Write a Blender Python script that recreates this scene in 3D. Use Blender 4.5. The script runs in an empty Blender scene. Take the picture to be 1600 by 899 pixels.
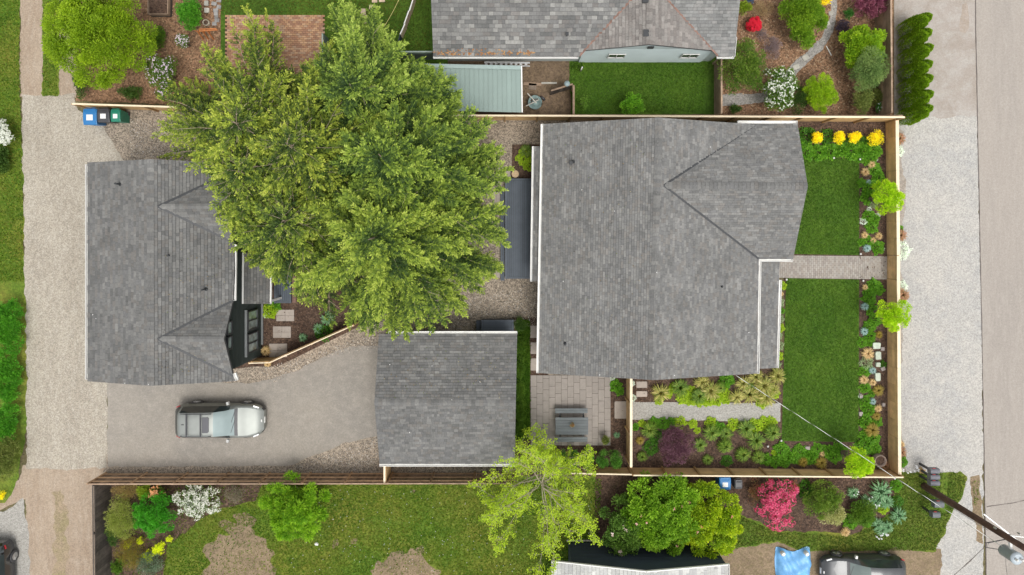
import bpy, math, random
import numpy as np
random.seed(7); RS = np.random.RandomState(11)
C = bpy.context.scene.collection
SC = bpy.context.scene

# ------------------------------------------------------------ camera, light, exposure
CAM_H = 38.0; FOC = 1067.0; NX = 800.0; NY = 362.0
cd = bpy.data.cameras.new('camera'); cam = bpy.data.objects.new('camera', cd); C.objects.link(cam)
cam.location = (0, 0, CAM_H); cam.rotation_euler = (0, 0, 0)
cd.sensor_width = 36; cd.sensor_fit = 'HORIZONTAL'; cd.lens = 36 * FOC / 1600
cd.shift_y = -(449.5 - NY) / 1600; cd.clip_end = 2000; cd.clip_start = 0.5
SC.camera = cam
W = bpy.data.worlds.new('World'); SC.world = W; W.use_nodes = True
nt = W.node_tree; nt.nodes.clear()
sky = nt.nodes.new('ShaderNodeTexSky'); sky.sky_type = 'NISHITA'; sky.sun_disc = False
SUN_EL = math.radians(70); SUN_AZ = math.radians(150)      # azimuth clockwise from +Y
sky.sun_elevation = SUN_EL; sky.sun_rotation = SUN_AZ; sky.air_density = 1.0; sky.dust_density = 3.0
hs = nt.nodes.new('ShaderNodeHueSaturation'); hs.inputs['Saturation'].default_value = 0.10
bgn = nt.nodes.new('ShaderNodeBackground'); bgn.inputs[1].default_value = 0.15
wo = nt.nodes.new('ShaderNodeOutputWorld')
nt.links.new(sky.outputs[0], hs.inputs['Color']); nt.links.new(hs.outputs[0], bgn.inputs[0]); nt.links.new(bgn.outputs[0], wo.inputs[0])
ld = bpy.data.lights.new('sun', 'SUN'); ld.energy = 0.85; ld.angle = math.radians(22); ld.color = (1.0, .96, .89)
sun = bpy.data.objects.new('sun', ld); C.objects.link(sun); sun.location = (10, -15, 40)
sun.rotation_euler = (math.pi/2 - SUN_EL, 0, math.pi - SUN_AZ)
SC.view_settings.view_transform = 'Standard'; SC.view_settings.look = 'None'; SC.view_settings.gamma = 1
SC.view_settings.use_curve_mapping = False; SC.view_settings.exposure = 0.58
SC.render.resolution_x = 1024; SC.render.resolution_y = 575

# ------------------------------------------------------------ helpers
def P(px, py, h=0.0):                 # photo pixel at height h -> point in the place
    s = (CAM_H - h) / FOC
    return np.array(((px - NX) * s, -(py - NY) * s, h))
def P2(px, py, h=0.0): return P(px, py, h)[:2]
ORG = {}
class MB:
    def __init__(s): s.v = []; s.f = []; s.c = []; s.n = 0; s.bq = []; s.bc = []; s.sm = []
    def add(s, verts, faces, col=(1, 1, 1), smooth=False):
        b = s.n; s.v.extend([tuple(map(float, q)) for q in verts]); s.n += len(verts)
        for f in faces: s.f.append([i + b for i in f]); s.c.append(col); s.sm.append(smooth)
    def quads(s, Q, Cc): s.bq.append(np.asarray(Q, float)); s.bc.append(np.asarray(Cc, float))
    def mesh(s, name, mat, off=(0, 0, 0)):
        off = np.array(off, float)
        V = [np.array(s.v, float).reshape(-1, 3)]; lt = [len(f) for f in s.f]
        L = [np.array([i for f in s.f for i in f], int)]; cols = [np.array(s.c, float).reshape(-1, 3)]
        n = len(s.v); tot = [np.array(lt, int)]; smo = [np.array(s.sm, bool)]
        for Q, cc in zip(s.bq, s.bc):
            k, m = Q.shape[0], Q.shape[1]
            V.append(Q.reshape(-1, 3)); L.append(np.arange(k * m) + n); n += k * m
            tot.append(np.full(k, m)); cols.append(np.broadcast_to(cc, (k, 3))); smo.append(np.zeros(k, bool))
        V = np.concatenate(V) - off; L = np.concatenate(L); tot = np.concatenate(tot); cols = np.concatenate(cols); smo = np.concatenate(smo)
        me = bpy.data.meshes.new(name)
        me.vertices.add(len(V)); me.vertices.foreach_set('co', V.ravel())
        me.loops.add(len(L)); me.loops.foreach_set('vertex_index', L.astype(np.int32))
        me.polygons.add(len(tot)); st = np.concatenate(([0], np.cumsum(tot)[:-1]))
        me.polygons.foreach_set('loop_start', st.astype(np.int32))
        try: me.polygons.foreach_set('loop_total', tot.astype(np.int32))
        except Exception: pass
        me.polygons.foreach_set('use_smooth', smo)
        me.update(calc_edges=True)
        a = me.attributes.new('Col', 'FLOAT_COLOR', 'FACE')
        a.data.foreach_set('color', np.hstack([cols, np.ones((len(cols), 1))]).astype(np.float32).ravel())
        if mat: me.materials.append(mat)
        me.validate()
        return me
    def build(s, name, mat, parent=None, kind=None, loc=None):
        if not s.f and not s.bq: raise ValueError('empty ' + name)
        off = ORG[parent.name] if parent else (loc if loc is not None else (0, 0, 0))
        me = s.mesh(name, mat, off)
        o = bpy.data.objects.new(name, me); C.objects.link(o)
        if parent: o.parent = parent; ORG[o.name] = off
        else:
            if loc is not None: o.location = loc
            ORG[o.name] = off
        if kind: o['kind'] = kind
        return o
def thing(name, label, cat, loc=(0, 0, 0), group=None, rz=0, local=False):
    o = bpy.data.objects.new(name, None); C.objects.link(o); o.empty_display_size = .2
    o.location = loc; o.rotation_euler = (0, 0, rz); o['label'] = label; o['category'] = cat
    if group: o['group'] = group
    ORG[o.name] = (0, 0, 0) if local else tuple(loc)
    return o
def tag(o, label, cat, group=None, kind=None):
    o['label'] = label; o['category'] = cat
    if group: o['group'] = group
    if kind: o['kind'] = kind
    return o
ORDN = ['first', 'second', 'third', 'fourth', 'fifth', 'sixth', 'seventh', 'eighth', 'ninth', 'tenth', 'eleventh', 'twelfth', 'thirteenth', 'fourteenth', 'fifteenth', 'sixteenth', 'seventeenth', 'eighteenth', 'nineteenth', 'twentieth']
def nth(i):
    if i < 20: return ORDN[i]
    return ('twenty ' if i < 29 else 'thirty ') + ORDN[(i - 20) % 10] if i not in (29,) else 'thirtieth'

def box(mb, c, s, rz=0, col=(1, 1, 1), taper=1.0):
    x, y, z = s[0] / 2, s[1] / 2, s[2] / 2; ca, sa = math.cos(rz), math.sin(rz); V = []
    for dz in (-1, 1):
        k = taper if dz > 0 else 1
        for dx, dy in ((-1, -1), (1, -1), (1, 1), (-1, 1)):
            a, b = dx * x * k, dy * y * k
            V.append((c[0] + a * ca - b * sa, c[1] + a * sa + b * ca, c[2] + dz * z))
    mb.add(V, [(3, 2, 1, 0), (4, 5, 6, 7), (0, 1, 5, 4), (1, 2, 6, 5), (2, 3, 7, 6), (3, 0, 4, 7)], col)
def prism(mb, pts, z0, z1, col=(1, 1, 1)):    # pts xy, counter-clockwise or not; z1 may be a list
    n = len(pts); zt = z1 if hasattr(z1, '__len__') else [z1] * n; zb = z0 if hasattr(z0, '__len__') else [z0] * n
    V = [(p[0], p[1], b) for p, b in zip(pts, zb)] + [(p[0], p[1], t) for p, t in zip(pts, zt)]
    a = sum(pts[i][0] * pts[(i + 1) % n][1] - pts[(i + 1) % n][0] * pts[i][1] for i in range(n))
    F = [list(range(n))[::-1], [i + n for i in range(n)]] + [(i, (i + 1) % n, (i + 1) % n + n, i + n) for i in range(n)]
    if a < 0: F = [f[::-1] for f in F]
    mb.add(V, F, col)
def beam(mb, a, b, w, h, col=(1, 1, 1)):
    a = np.array(a, float); b = np.array(b, float); d = b - a; L = np.linalg.norm(d); d = d / L
    up = np.array((0, 0, 1.)) if abs(d[2]) < .95 else np.array((1., 0, 0))
    s = np.cross(d, up); s /= np.linalg.norm(s); u = np.cross(s, d)
    V = []
    for e in (a, b):
        for i, j in ((-1, -1), (1, -1), (1, 1), (-1, 1)): V.append(e + s * i * w / 2 + u * j * h / 2)
    mb.add(V, [(0, 1, 2, 3)[::-1], (4, 5, 6, 7), (0, 1, 5, 4), (1, 2, 6, 5), (2, 3, 7, 6), (3, 0, 4, 7)], col)
def tube(mb, pts, rad, seg=6, col=(1, 1, 1), cap=True):
    pts = [np.array(p, float) for p in pts]; n = len(pts)
    r = rad if hasattr(rad, '__len__') else [rad] * n; V = []
    for i, p in enumerate(pts):
        d = pts[min(i + 1, n - 1)] - pts[max(i - 1, 0)]; d /= (np.linalg.norm(d) + 1e-9)
        up = np.array((0, 0, 1.)) if abs(d[2]) < .9 else np.array((1., 0, 0))
        s = np.cross(d, up); s /= np.linalg.norm(s); u = np.cross(s, d)
        for k in range(seg):
            a = 2 * math.pi * k / seg; V.append(p + (s * math.cos(a) + u * math.sin(a)) * r[i])
    F = [(i * seg + k, i * seg + (k + 1) % seg, (i + 1) * seg + (k + 1) % seg, (i + 1) * seg + k) for i in range(n - 1) for k in range(seg)]
    if cap: F += [list(range(seg))[::-1], [(n - 1) * seg + k for k in range(seg)]]
    mb.add(V, F, col, seg > 4)
def lathe(mb, c, prof, seg=20, col=(1, 1, 1), smooth=True):      # prof: (r, z)
    V = []; n = len(prof)
    for r, z in prof:
        for k in range(seg):
            a = 2 * math.pi * k / seg; V.append((c[0] + r * math.cos(a), c[1] + r * math.sin(a), c[2] + z))
    F = [(i * seg + k, i * seg + (k + 1) % seg, (i + 1) * seg + (k + 1) % seg, (i + 1) * seg + k) for i in range(n - 1) for k in range(seg)]
    mb.add(V, F, col, smooth)
    mb.add(V[-seg:], [list(range(seg))], col)
CUBES = {}
def piece(name, parent, c, s, rz, mat, tilt=(0, 0)):           # one small block sharing its mesh
    if mat.name not in CUBES:
        m = MB(); box(m, (0, 0, 0), (1, 1, 1)); CUBES[mat.name] = m.mesh('block_' + mat.name, mat)
    o = bpy.data.objects.new(name, CUBES[mat.name]); C.objects.link(o)
    b = ORG[parent.name] if parent else (0, 0, 0)
    o.location = (c[0] - b[0], c[1] - b[1], c[2] - b[2]); o.scale = s; o.rotation_euler = (tilt[0], tilt[1], rz)
    if parent: o.parent = parent
    return o
def inpoly(X, Y, poly):
    ins = np.zeros(len(X), bool); n = len(poly)
    for i in range(n):
        x1, y1 = poly[i]; x2, y2 = poly[(i + 1) % n]
        c = ((y1 > Y) != (y2 > Y)) & (X < (x2 - x1) * (Y - y1) / ((y2 - y1) if y2 != y1 else 1e-9) + x1)
        ins ^= c
    return ins
def W2(poly): return [tuple(P2(*p)) for p in poly]
def rag(pts, a, step=.18):
    out = []; n = len(pts)
    for i in range(n):
        p = np.array(pts[i]); q = np.array(pts[(i + 1) % n]); L = np.linalg.norm(q - p); k = max(1, int(L / step))
        if L > 40: k = 1
        nn = np.array((-(q - p)[1], (q - p)[0])) / (L + 1e-9); d = 0
        for j in range(k):
            t = j / k; d = .6 * d + random.gauss(0, a) * .7
            out.append(tuple(p + (q - p) * t + (nn * d if 0 < j else 0)))
    return out
def sheet(name, poly, z, mat, ragged=0.0, world=False, kind='structure'):
    pts = poly if world else W2(poly)
    if ragged: pts = rag(pts, ragged)
    m = MB(); n = len(pts)
    a = sum(pts[i][0] * pts[(i + 1) % n][1] - pts[(i + 1) % n][0] * pts[i][1] for i in range(n))
    if a < 0: pts = pts[::-1]
    m.add([(p[0], p[1], z) for p in pts], [list(range(n))])
    return m.build(name, mat, kind=kind)

# ------------------------------------------------------------ materials
def nodes(name):
    m = bpy.data.materials.new(name); m.use_nodes = True; t = m.node_tree
    b = t.nodes['Principled BSDF']; o = [n for n in t.nodes if n.type == 'OUTPUT_MATERIAL'][0]
    return m, t, b, o
def mixc(t, fac, a, b, mode='MIX'):
    n = t.nodes.new('ShaderNodeMix'); n.data_type = 'RGBA'; n.blend_type = mode
    for sock, v in ((0, fac), (6, a), (7, b)):
        if hasattr(v, 'default_value') or hasattr(v, 'links'): t.links.new(v, n.inputs[sock])
        elif isinstance(v, (int, float)): n.inputs[sock].default_value = v
        else: n.inputs[sock].default_value = (*v, 1)
    return n.outputs[2]
def maprange(t, v, a, b, c, d):
    n = t.nodes.new('ShaderNodeMapRange'); t.links.new(v, n.inputs[0])
    for i, x in enumerate((a, b, c, d)): n.inputs[i + 1].default_value = x
    return n.outputs[0]
def pos(t, stretch=None, obj=False):
    if obj: p = t.nodes.new('ShaderNodeTexCoord').outputs['Object']
    else: p = t.nodes.new('ShaderNodeNewGeometry').outputs['Position']
    if stretch:
        n = t.nodes.new('ShaderNodeMapping'); n.inputs['Scale'].default_value = stretch; t.links.new(p, n.inputs[0]); p = n.outputs[0]
    return p
def noise(t, p, scale, det=3, rough=.6):
    n = t.nodes.new('ShaderNodeTexNoise'); n.inputs['Scale'].default_value = scale; n.inputs['Detail'].default_value = det
    n.inputs['Roughness'].default_value = rough; t.links.new(p, n.inputs['Vector']); return n.outputs[0]
def bump(t, b, h, st, dist=.02):
    n = t.nodes.new('ShaderNodeBump'); n.inputs['Strength'].default_value = st; n.inputs['Distance'].default_value = dist
    t.links.new(h, n.inputs['Height']); t.links.new(n.outputs[0], b.inputs['Normal'])
def M(name, col, rough=.7, var=.15, scale=4, metal=0, attr=False, orand=0, stretch=None, bmp=0, obj=False, fine=0, spec=.5, coat=0):
    m, t, b, o = nodes(name); p = pos(t, stretch, obj)
    f = maprange(t, noise(t, p, scale), .3, .7, 1 - var, 1 + var)
    if fine:
        f2 = maprange(t, noise(t, p, scale * 14, 2), .3, .7, 1 - fine, 1 + fine)
        mm = t.nodes.new('ShaderNodeMath'); mm.operation = 'MULTIPLY'; t.links.new(f, mm.inputs[0]); t.links.new(f2, mm.inputs[1]); f = mm.outputs[0]
    if orand:
        oi = t.nodes.new('ShaderNodeObjectInfo'); f3 = maprange(t, oi.outputs['Random'], 0, 1, 1 - orand, 1 + orand)
        mm = t.nodes.new('ShaderNodeMath'); mm.operation = 'MULTIPLY'; t.links.new(f, mm.inputs[0]); t.links.new(f3, mm.inputs[1]); f = mm.outputs[0]
    base = col
    if attr:
        a = t.nodes.new('ShaderNodeAttribute'); a.attribute_name = 'Col'; base = mixc(t, 1.0, a.outputs['Color'], col, 'MULTIPLY')
    sc = t.nodes.new('ShaderNodeVectorMath'); sc.operation = 'SCALE'
    if attr: t.links.new(base, sc.inputs[0])
    else: sc.inputs[0].default_value = col
    t.links.new(f, sc.inputs['Scale']); t.links.new(sc.outputs[0], b.inputs['Base Color'])
    b.inputs['Roughness'].default_value = rough; b.inputs['Metallic'].default_value = metal
    b.inputs['Specular IOR Level'].default_value = spec; b.inputs['Coat Weight'].default_value = coat
    if bmp: bump(t, b, noise(t, p, scale * 5, 4), bmp)
    return m
def leafmat(name, trans=.38, rough=.55, gain=1.9):
    m, t, b, o = nodes(name)
    a = t.nodes.new('ShaderNodeAttribute'); a.attribute_name = 'Col'
    g = t.nodes.new('ShaderNodeVectorMath'); g.operation = 'SCALE'; g.inputs['Scale'].default_value = gain; t.links.new(a.outputs['Color'], g.inputs[0])
    t.links.new(g.outputs[0], b.inputs['Base Color']); b.inputs['Roughness'].default_value = rough
    b.inputs['Specular IOR Level'].default_value = .3
    tr = t.nodes.new('ShaderNodeBsdfTranslucent'); t.links.new(g.outputs[0], tr.inputs[0])
    mx = t.nodes.new('ShaderNodeMixShader'); mx.inputs[0].default_value = trans
    t.links.new(b.outputs[0], mx.inputs[1]); t.links.new(tr.outputs[0], mx.inputs[2]); t.links.new(mx.outputs[0], o.inputs[0])
    return m
def groundmat(name, cols, big=.5, mid=4, speck=22, sp=(.75, 1.3), rough=.9, bmp=.5, stretch=None):
    m, t, b, o = nodes(name); p = pos(t, stretch); p0 = pos(t)
    c = mixc(t, maprange(t, noise(t, p, big, 4), .38, .62, 0, 1), cols[0], cols[1])
    if len(cols) > 2: c = mixc(t, maprange(t, noise(t, p, mid, 4, .7), .45, .75, 0, 1), c, cols[2])
    v = t.nodes.new('ShaderNodeTexVoronoi'); v.inputs['Scale'].default_value = speck; t.links.new(p0, v.inputs['Vector'])
    sep = t.nodes.new('ShaderNodeSeparateColor'); t.links.new(v.outputs['Color'], sep.inputs[0])
    f = maprange(t, sep.outputs[0], 0, 1, sp[0], sp[1])
    f2 = maprange(t, noise(t, p0, 9, 3, .7), .3, .7, .92, 1.08)
    mm = t.nodes.new('ShaderNodeMath'); mm.operation = 'MULTIPLY'; t.links.new(f, mm.inputs[0]); t.links.new(f2, mm.inputs[1])
    sc = t.nodes.new('ShaderNodeVectorMath'); sc.operation = 'SCALE'; t.links.new(c, sc.inputs[0]); t.links.new(mm.outputs[0], sc.inputs['Scale'])
    t.links.new(sc.outputs[0], b.inputs['Base Color']); b.inputs['Roughness'].default_value = rough; b.inputs['Specular IOR Level'].default_value = .25
    bump(t, b, v.outputs['Distance'], bmp, .02)
    return m

SHING = M('shingle', (1, 1, 1), .9, .12, .8, attr=True, fine=.12, spec=.25)
FELT = M('roof_felt', (.05, .05, .052), .95)
METALD = M('dark_metal', (.035, .037, .04), .5)
WHITE = M('white_trim', (.78, .77, .74), .5, .04)
DKGREEN = M('dark_green_siding', (.022, .031, .027), .7, .12, 2)
GREYWALL = M('grey_siding', (.20, .21, .21), .7, .08, 2)
PALEWALL = M('pale_blue_siding', (.48, .55, .55), .7, .05, 1)
SLATE = M('slate_blue_siding', (.035, .05, .065), .7, .1, 2)
GLASS = M('window_glass', (.04, .05, .05), .05, .2, 1.5, spec=.8)
GLASSP = M('curtained_glass', (.22, .27, .25), .15, .5, 3, spec=.8)
CEDAR = M('new_cedar', (.64, .42, .205), .75, .18, 2.2, orand=.14, fine=.1)
CEDARP = M('cedar_post_shaded', (.40, .245, .11), .75, .18, 2.2, orand=.1, fine=.1)  # darker than the boards: shading along the posts is put into the colour
CEDARCAP = M('new_cedar_cap', (.84, .70, .50), .7, .08, 2.5, orand=.05, fine=.06)
OLDWOOD = M('weathered_wood', (.32, .225, .155), .9, .25, 3, orand=.28, fine=.2)
DKWOOD = M('dark_fence_wood', (.075, .062, .052), .9, .3, 3, orand=.4, fine=.25)
DECK = M('blue_grey_deck', (.088, .105, .128), .7, .1, 2, orand=.12, fine=.08)
TABLEW = M('grey_painted_wood', (.135, .15, .155), .7, .1, 3, orand=.1, fine=.08)
PAVER = M('patio_paver', (.30, .265, .235), 0.85, .07, 5, orand=.055, fine=.08, bmp=.1)
BRICKM = M('brick_paver', (1, 1, 1), .85, .06, 5, attr=True, fine=.08)
SLAB = M('concrete_slab', (.39, .335, .29), .85, .1, 3, orand=.08, fine=.07, bmp=.1)
STONE = M('flat_stone', (.42, .40, .35), .85, .18, 4, orand=.15, fine=.1, bmp=.2)
LEAF = leafmat('leaf'); GRASSM = leafmat('grass_blade', .3, .7, 1.25); PETAL = leafmat('petal', .3, .6, 1.0)
BARK = M('bark', (.22, .17, .13), .9, .25, 6, bmp=.4, fine=.2)
TWIG = M('pale_twig', (.42, .34, .24), .85, .2, 5)
PTWIG = M('grey_branch', (.36, .31, .22), .85, .2, 5)
CHIP = M('wood_chip', (1, 1, 1), .95, .1, 5, attr=True)
SOIL = groundmat('soil', [(.075, .045, .031), (.12, .078, .055), (.055, .036, .028)], .8, 5, 14, (.55, 1.5))
MULCH = groundmat('bark_mulch', [(.25, .145, .085), (.19, .105, .06), (.32, .2, .12)], .7, 5, 14, (.5, 1.55))
GRASSG = groundmat('lawn_ground', [(.05, .11, .010), (.075, .14, .014), (.04, .09, .008)], .5, 3, 12, (.75, 1.25))
YARDG = groundmat('yard_ground', [(.10, .17, .018), (.18, .19, .03), (.07, .13, .012)], .35, 1.6, 12, (.75, 1.25))
BARE = groundmat('bare_earth', [(.27, .20, .13), (.21, .155, .10), (.17, .14, .07)], .8, 4, 16, (.8, 1.2))
ALLEY = groundmat('alley_gravel', [(.385, .345, .282), (.335, .296, .240), (.42, .382, .322)], .45, 2.5, 22, (.74, 1.28), stretch=(1.6, .6, 1))
DIRT = groundmat('alley_dirt', [(.36, .285, .213), (.30, .227, .165), (.40, .33, .26)], .5, 3, 22, (.85, 1.18), stretch=(1.8, .35, 1))
DRIVE = groundmat('driveway_compacted', [(.315, .284, .243), (.272, .25, .22), (.355, .32, .277)], .3, 2, 30, (.9, 1.1))
PEA = groundmat('pea_gravel', [(.27, .225, .175), (.22, .185, .145), (.33, .27, .21)], .6, 4, 19, (.5, 1.7))
GREYG = groundmat('grey_gravel', [(.345, .33, .30), (.325, .31, .28), (.365, .35, .318)], .6, 8, 20, (.78, 1.24))
FRONT = groundmat('frontage_gravel', [(.43, .41, .378), (.375, .366, .35), (.46, .44, .40)], .4, 2.0, 20, (.8, 1.2))
FRONTC = groundmat('frontage_concrete', [(.385, .345, .31), (.33, .285, .245), (.42, .39, .36)], .55, 1.3, 30, (.92, 1.08))
ROAD = groundmat('asphalt_road', [(.36, .322, .285), (.33, .297, .265), (.385, .347, .31)], .3, 2, 34, (.93, 1.07), stretch=(2.5, .3, 1))
CRACK = M('crack_seal', (.12, .10, .09), .9)
EARTH = groundmat('earth', [(.11, .085, .05), (.14, .12, .06), (.09, .10, .035)], .2, 1, 12)
NPATH = groundmat('garden_path_gravel', [(.30, .285, .265), (.25, .235, .22), (.34, .32, .29)], .8, 4, 18, (.7, 1.35))
GREENMETAL = M('green_metal_roof', (.205, .275, .25), .5, .05, 1, orand=.04)
LGREENM = M('pale_green_metal', (.30, .38, .36), .5, .05)
RUST = M('rusty_flashing', (.22, .13, .10), .8, .35, 5)
SLABG = M('lichen_stone', (.50, .56, .46), .85, .12, 6, orand=.1, bmp=.2)
TERRA = M('terracotta', (.42, .29, .22), .8, .1, 4)
PLBLUE = M('blue_plastic', (.02, .17, .42), .45, .05, 2); PLBLACK = M('black_plastic', (.05, .05, .055), .45); PLGREEN = M('green_plastic', (.01, .19, .12), .45)
PAPER = M('paper_label', (.8, .8, .78), .7, .04)
# ------------------------------------------------------------ ground and paved surfaces
m = MB(); m.add([(-220, -220, 0), (220, -220, 0), (220, 220, 0), (-220, 220, 0)], [(0, 1, 2, 3)]); m.build('ground', EARTH, kind='structure')
sheet('gravel_yard', [(150, 166), (1000, 188), (1000, 600), (830, 752), (150, 752), (150, 728), (195, 600)], .004, PEA)
sheet('alley', [(33, 148), (80, 150), (118, 146), (122, 172), (160, 196), (200, 262), (200, 600), (168, 606), (166, 731), (100, 734), (42, 733), (38, 500), (36, 300)], .012, ALLEY, .05)
sheet('dirt_track', [(31, -600), (66, -600), (66, 153), (31, 152)], .008, DIRT, .04)
sheet('dirt_track', [(92, -600), (118, -600), (119, 153), (92, 152)], .008, DIRT, .04)
sheet('dirt_track', [(36, 727), (172, 729), (152, 748), (150, 1500), (40, 1500), (44, 899), (40, 780), (10, 792), (-6, 800), (-6, 780), (30, 750)], .008, DIRT, .05)
sheet('grass_strip', [(66, -600), (92, -600), (91, 151), (67, 151)], .016, YARDG, .05)
sheet('grass_verge', [(-900, -600), (30, -600), (31, 150), (36, 300), (38, 430), (41, 470), (42, 560), (40, 690), (30, 745), (8, 786), (-900, 790)], .016, YARDG, .06)
sheet('side_gravel', [(-900, 802), (5, 800), (36, 778), (45, 830), (47, 899), (44, 1500), (-900, 1500)], .012, GREYG, .05)
sheet('bark_bed', [(118, -600), (352, -600), (352, 168), (118, 158)], .006, MULCH, .04)
sheet('back_lawn', [(345, -600), (700, -600), (700, 186), (345, 178)], .008, GRASSG)
sheet('earth_yard', [(700, 60), (895, 60), (895, 180), (700, 178)], .010, groundmat('brown_earth', [(.17, .12, .08), (.12, .085, .055), (.21, .15, .09)], .8, 4, 14, (.75, 1.3)))
sheet('side_lawn', [(889, 90), (1122, 90), (1122, 180), (893, 180)], .014, GRASSG, .04)
sheet('bark_bed', [(1118, -600), (1396, -600), (1396, 186), (1118, 184)], .008, MULCH)
NPP = [(1299, -300), (1312, -300), (1308, 10), (1303, 45), (1286, 78), (1262, 98), (1245, 115), (1236, 140), (1195, 160), (1125, 168), (1125, 148), (1190, 146), (1220, 122), (1240, 98), (1262, 80), (1284, 58), (1298, 22)]
sheet('garden_path', NPP, .014, NPATH, .03)
sheet('driveway', [(168, 598), (395, 598), (425, 592), (470, 577), (505, 557), (545, 542), (600, 538), (600, 681), (588, 682), (540, 691), (500, 709), (450, 728), (168, 729)], .018, DRIVE, .03)
sheet('garden_bed', [(340, 380), (566, 380), (566, 508), (434, 573), (395, 573), (340, 580)], .010, SOIL)
sheet('garden_bed', [(800, 226), (850, 226), (850, 279), (800, 279)], .010, SOIL)
sheet('garden_bed', [(954, 560), (1225, 560), (1225, 186), (1388, 186), (1391, 742), (954, 742)], .008, SOIL)
sheet('garden_bed', [(800, 496), (856, 496), (856, 590), (829, 590), (829, 696), (954, 696), (954, 744), (800, 744)], .008, SOIL)
sheet('lawn', [(1236, 247), (1342, 248), (1342, 399), (1225, 397)], .030, GRASSG)
sheet('lawn', [(1228, 435), (1342, 437), (1341, 691), (1221, 689)], .030, GRASSG)
sheet('hedge_strip_lawn', [(808, 500), (828, 500), (828, 686), (804, 686)], .014, GRASSG, .02)
sheet('garden_path', [(987, 628), (1220, 630), (1219, 659), (987, 656)], .016, GREYG, .012)
PATCH1 = [(316, 862), (322, 850), (336, 846), (341, 834), (360, 836), (371, 820), (392, 822), (398, 836), (416, 842), (419, 858), (430, 866), (426, 884), (432, 930), (322, 930), (318, 890), (330, 880)]
PATCH2 = [(578, 892), (590, 876), (604, 874), (612, 862), (634, 866), (642, 856), (660, 868), (668, 880), (688, 890), (684, 940), (585, 940)]
sheet('south_lawn', [(170, 752), (960, 742), (960, 1500), (170, 1500)], .006, YARDG)
sheet('garden_bed', [(172, 752), (412, 750), (400, 782), (330, 800), (262, 850), (250, 930), (172, 940)], .010, SOIL, .05)
sheet('earth_patch', PATCH1, .011, BARE, .10)
sheet('earth_patch', PATCH2, .011, BARE, .10)
for q in ([(340, 818), (352, 812), (372, 818), (380, 830), (356, 834)], [(362, 806), (384, 800), (402, 812), (396, 826), (372, 820)], [(520, 846), (527, 842), (528, 853), (520, 858)], [(548, 842), (560, 842), (556, 850), (548, 850)], [(646, 860), (660, 852), (664, 862), (652, 870)], [(640, 764), (650, 766), (646, 771)]): sheet('earth_patch', q, .012, BARE, .05)
sheet('garden_bed', [(930, 742), (1175, 745), (1150, 880), (930, 1000)], .010, SOIL, .03)
sheet('garden_bed', [(1160, 744), (1410, 744), (1410, 800), (1380, 830), (1260, 838), (1160, 820)], .012, SOIL, .05)
sheet('front_verge', [(1398, 737), (1500, 736), (1511, 745), (1504, 775), (1488, 800), (1478, 828), (1462, 862), (1410, 859), (1250, 862), (1215, 846), (1140, 860), (1140, 795), (1210, 828), (1330, 836), (1395, 800)], .022, YARDG, .06)
sheet('south_drive', [(1120, 862), (1170, 838), (1215, 846), (1250, 858), (1415, 856), (1470, 858), (1480, 1500), (1120, 1500)], .016, BARE, .05)
sheet('frontage', [(1397, -600), (1523, -600), (1527, 200), (1397, 200)], .008, FRONTC)
sheet('stain', [(1503, 8), (1510, 4), (1513, 20), (1514, 44), (1508, 52), (1500, 50), (1499, 36), (1502, 22)], .012, groundmat('rust_stain', [(.37, .31, .26), (.33, .275, .225), (.39, .34, .30)], 1.5, 5, 24, (.9, 1.1)), .06)
sheet('frontage', [(1397, 195), (1440, 178), (1470, 186), (1500, 180), (1528, 183), (1534, 500), (1541, 1500), (1400, 1500)], .012, FRONT, .05)
sheet('weedy_strip', [(80, 770), (95, 765), (104, 790), (106, 1500), (82, 1500), (86, 830)], .011, groundmat('weedy_earth', [(.32, .25, .17), (.26, .22, .12), (.33, .25, .18)], .5, 3, 20, (.8, 1.2)), .13)
sheet('road', [(1523, -900), (1524, 0), (1528, 240), (1535, 560), (1541, 900), (1545, 1500), (1850, 1500), (1820, -900)], .018, ROAD)
sheet('road_edge', [(1521.6, -900), (1523.2, 0), (1527.4, 240), (1534.2, 560), (1540, 900), (1545, 1500), (1546, 1500), (1541.4, 900), (1535.3, 560), (1528.6, 240), (1524.4, 0), (1523, -900)], .022, CRACK, .008)
for pts in ([(1541, 792), (1560, 789), (1582, 786), (1612, 778)], [(1490, 899), (1520, 872), (1541, 852)]):
    a = [(x, y - .5) for x, y in pts]; b = [(x + .3, y + .5) for x, y in pts[::-1]]
    sheet('crack', a + b, .026, CRACK, .012)
sheet('verge_patch', [(1516, 745), (1530, 742), (1534, 800), (1536, 850), (1525, 845), (1519, 800)], .016, BARE, .05)
sheet('gravel_edge', [(1398, 200), (1412, 205), (1408, 240), (1415, 300), (1406, 380), (1412, 470), (1405, 600), (1410, 700), (1414, 740), (1400, 740)], .016, groundmat('dusty_edge', [(.34, .30, .26), (.30, .26, .215), (.38, .35, .31)], .5, 3, 20, (.8, 1.2)), .06)

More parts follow.
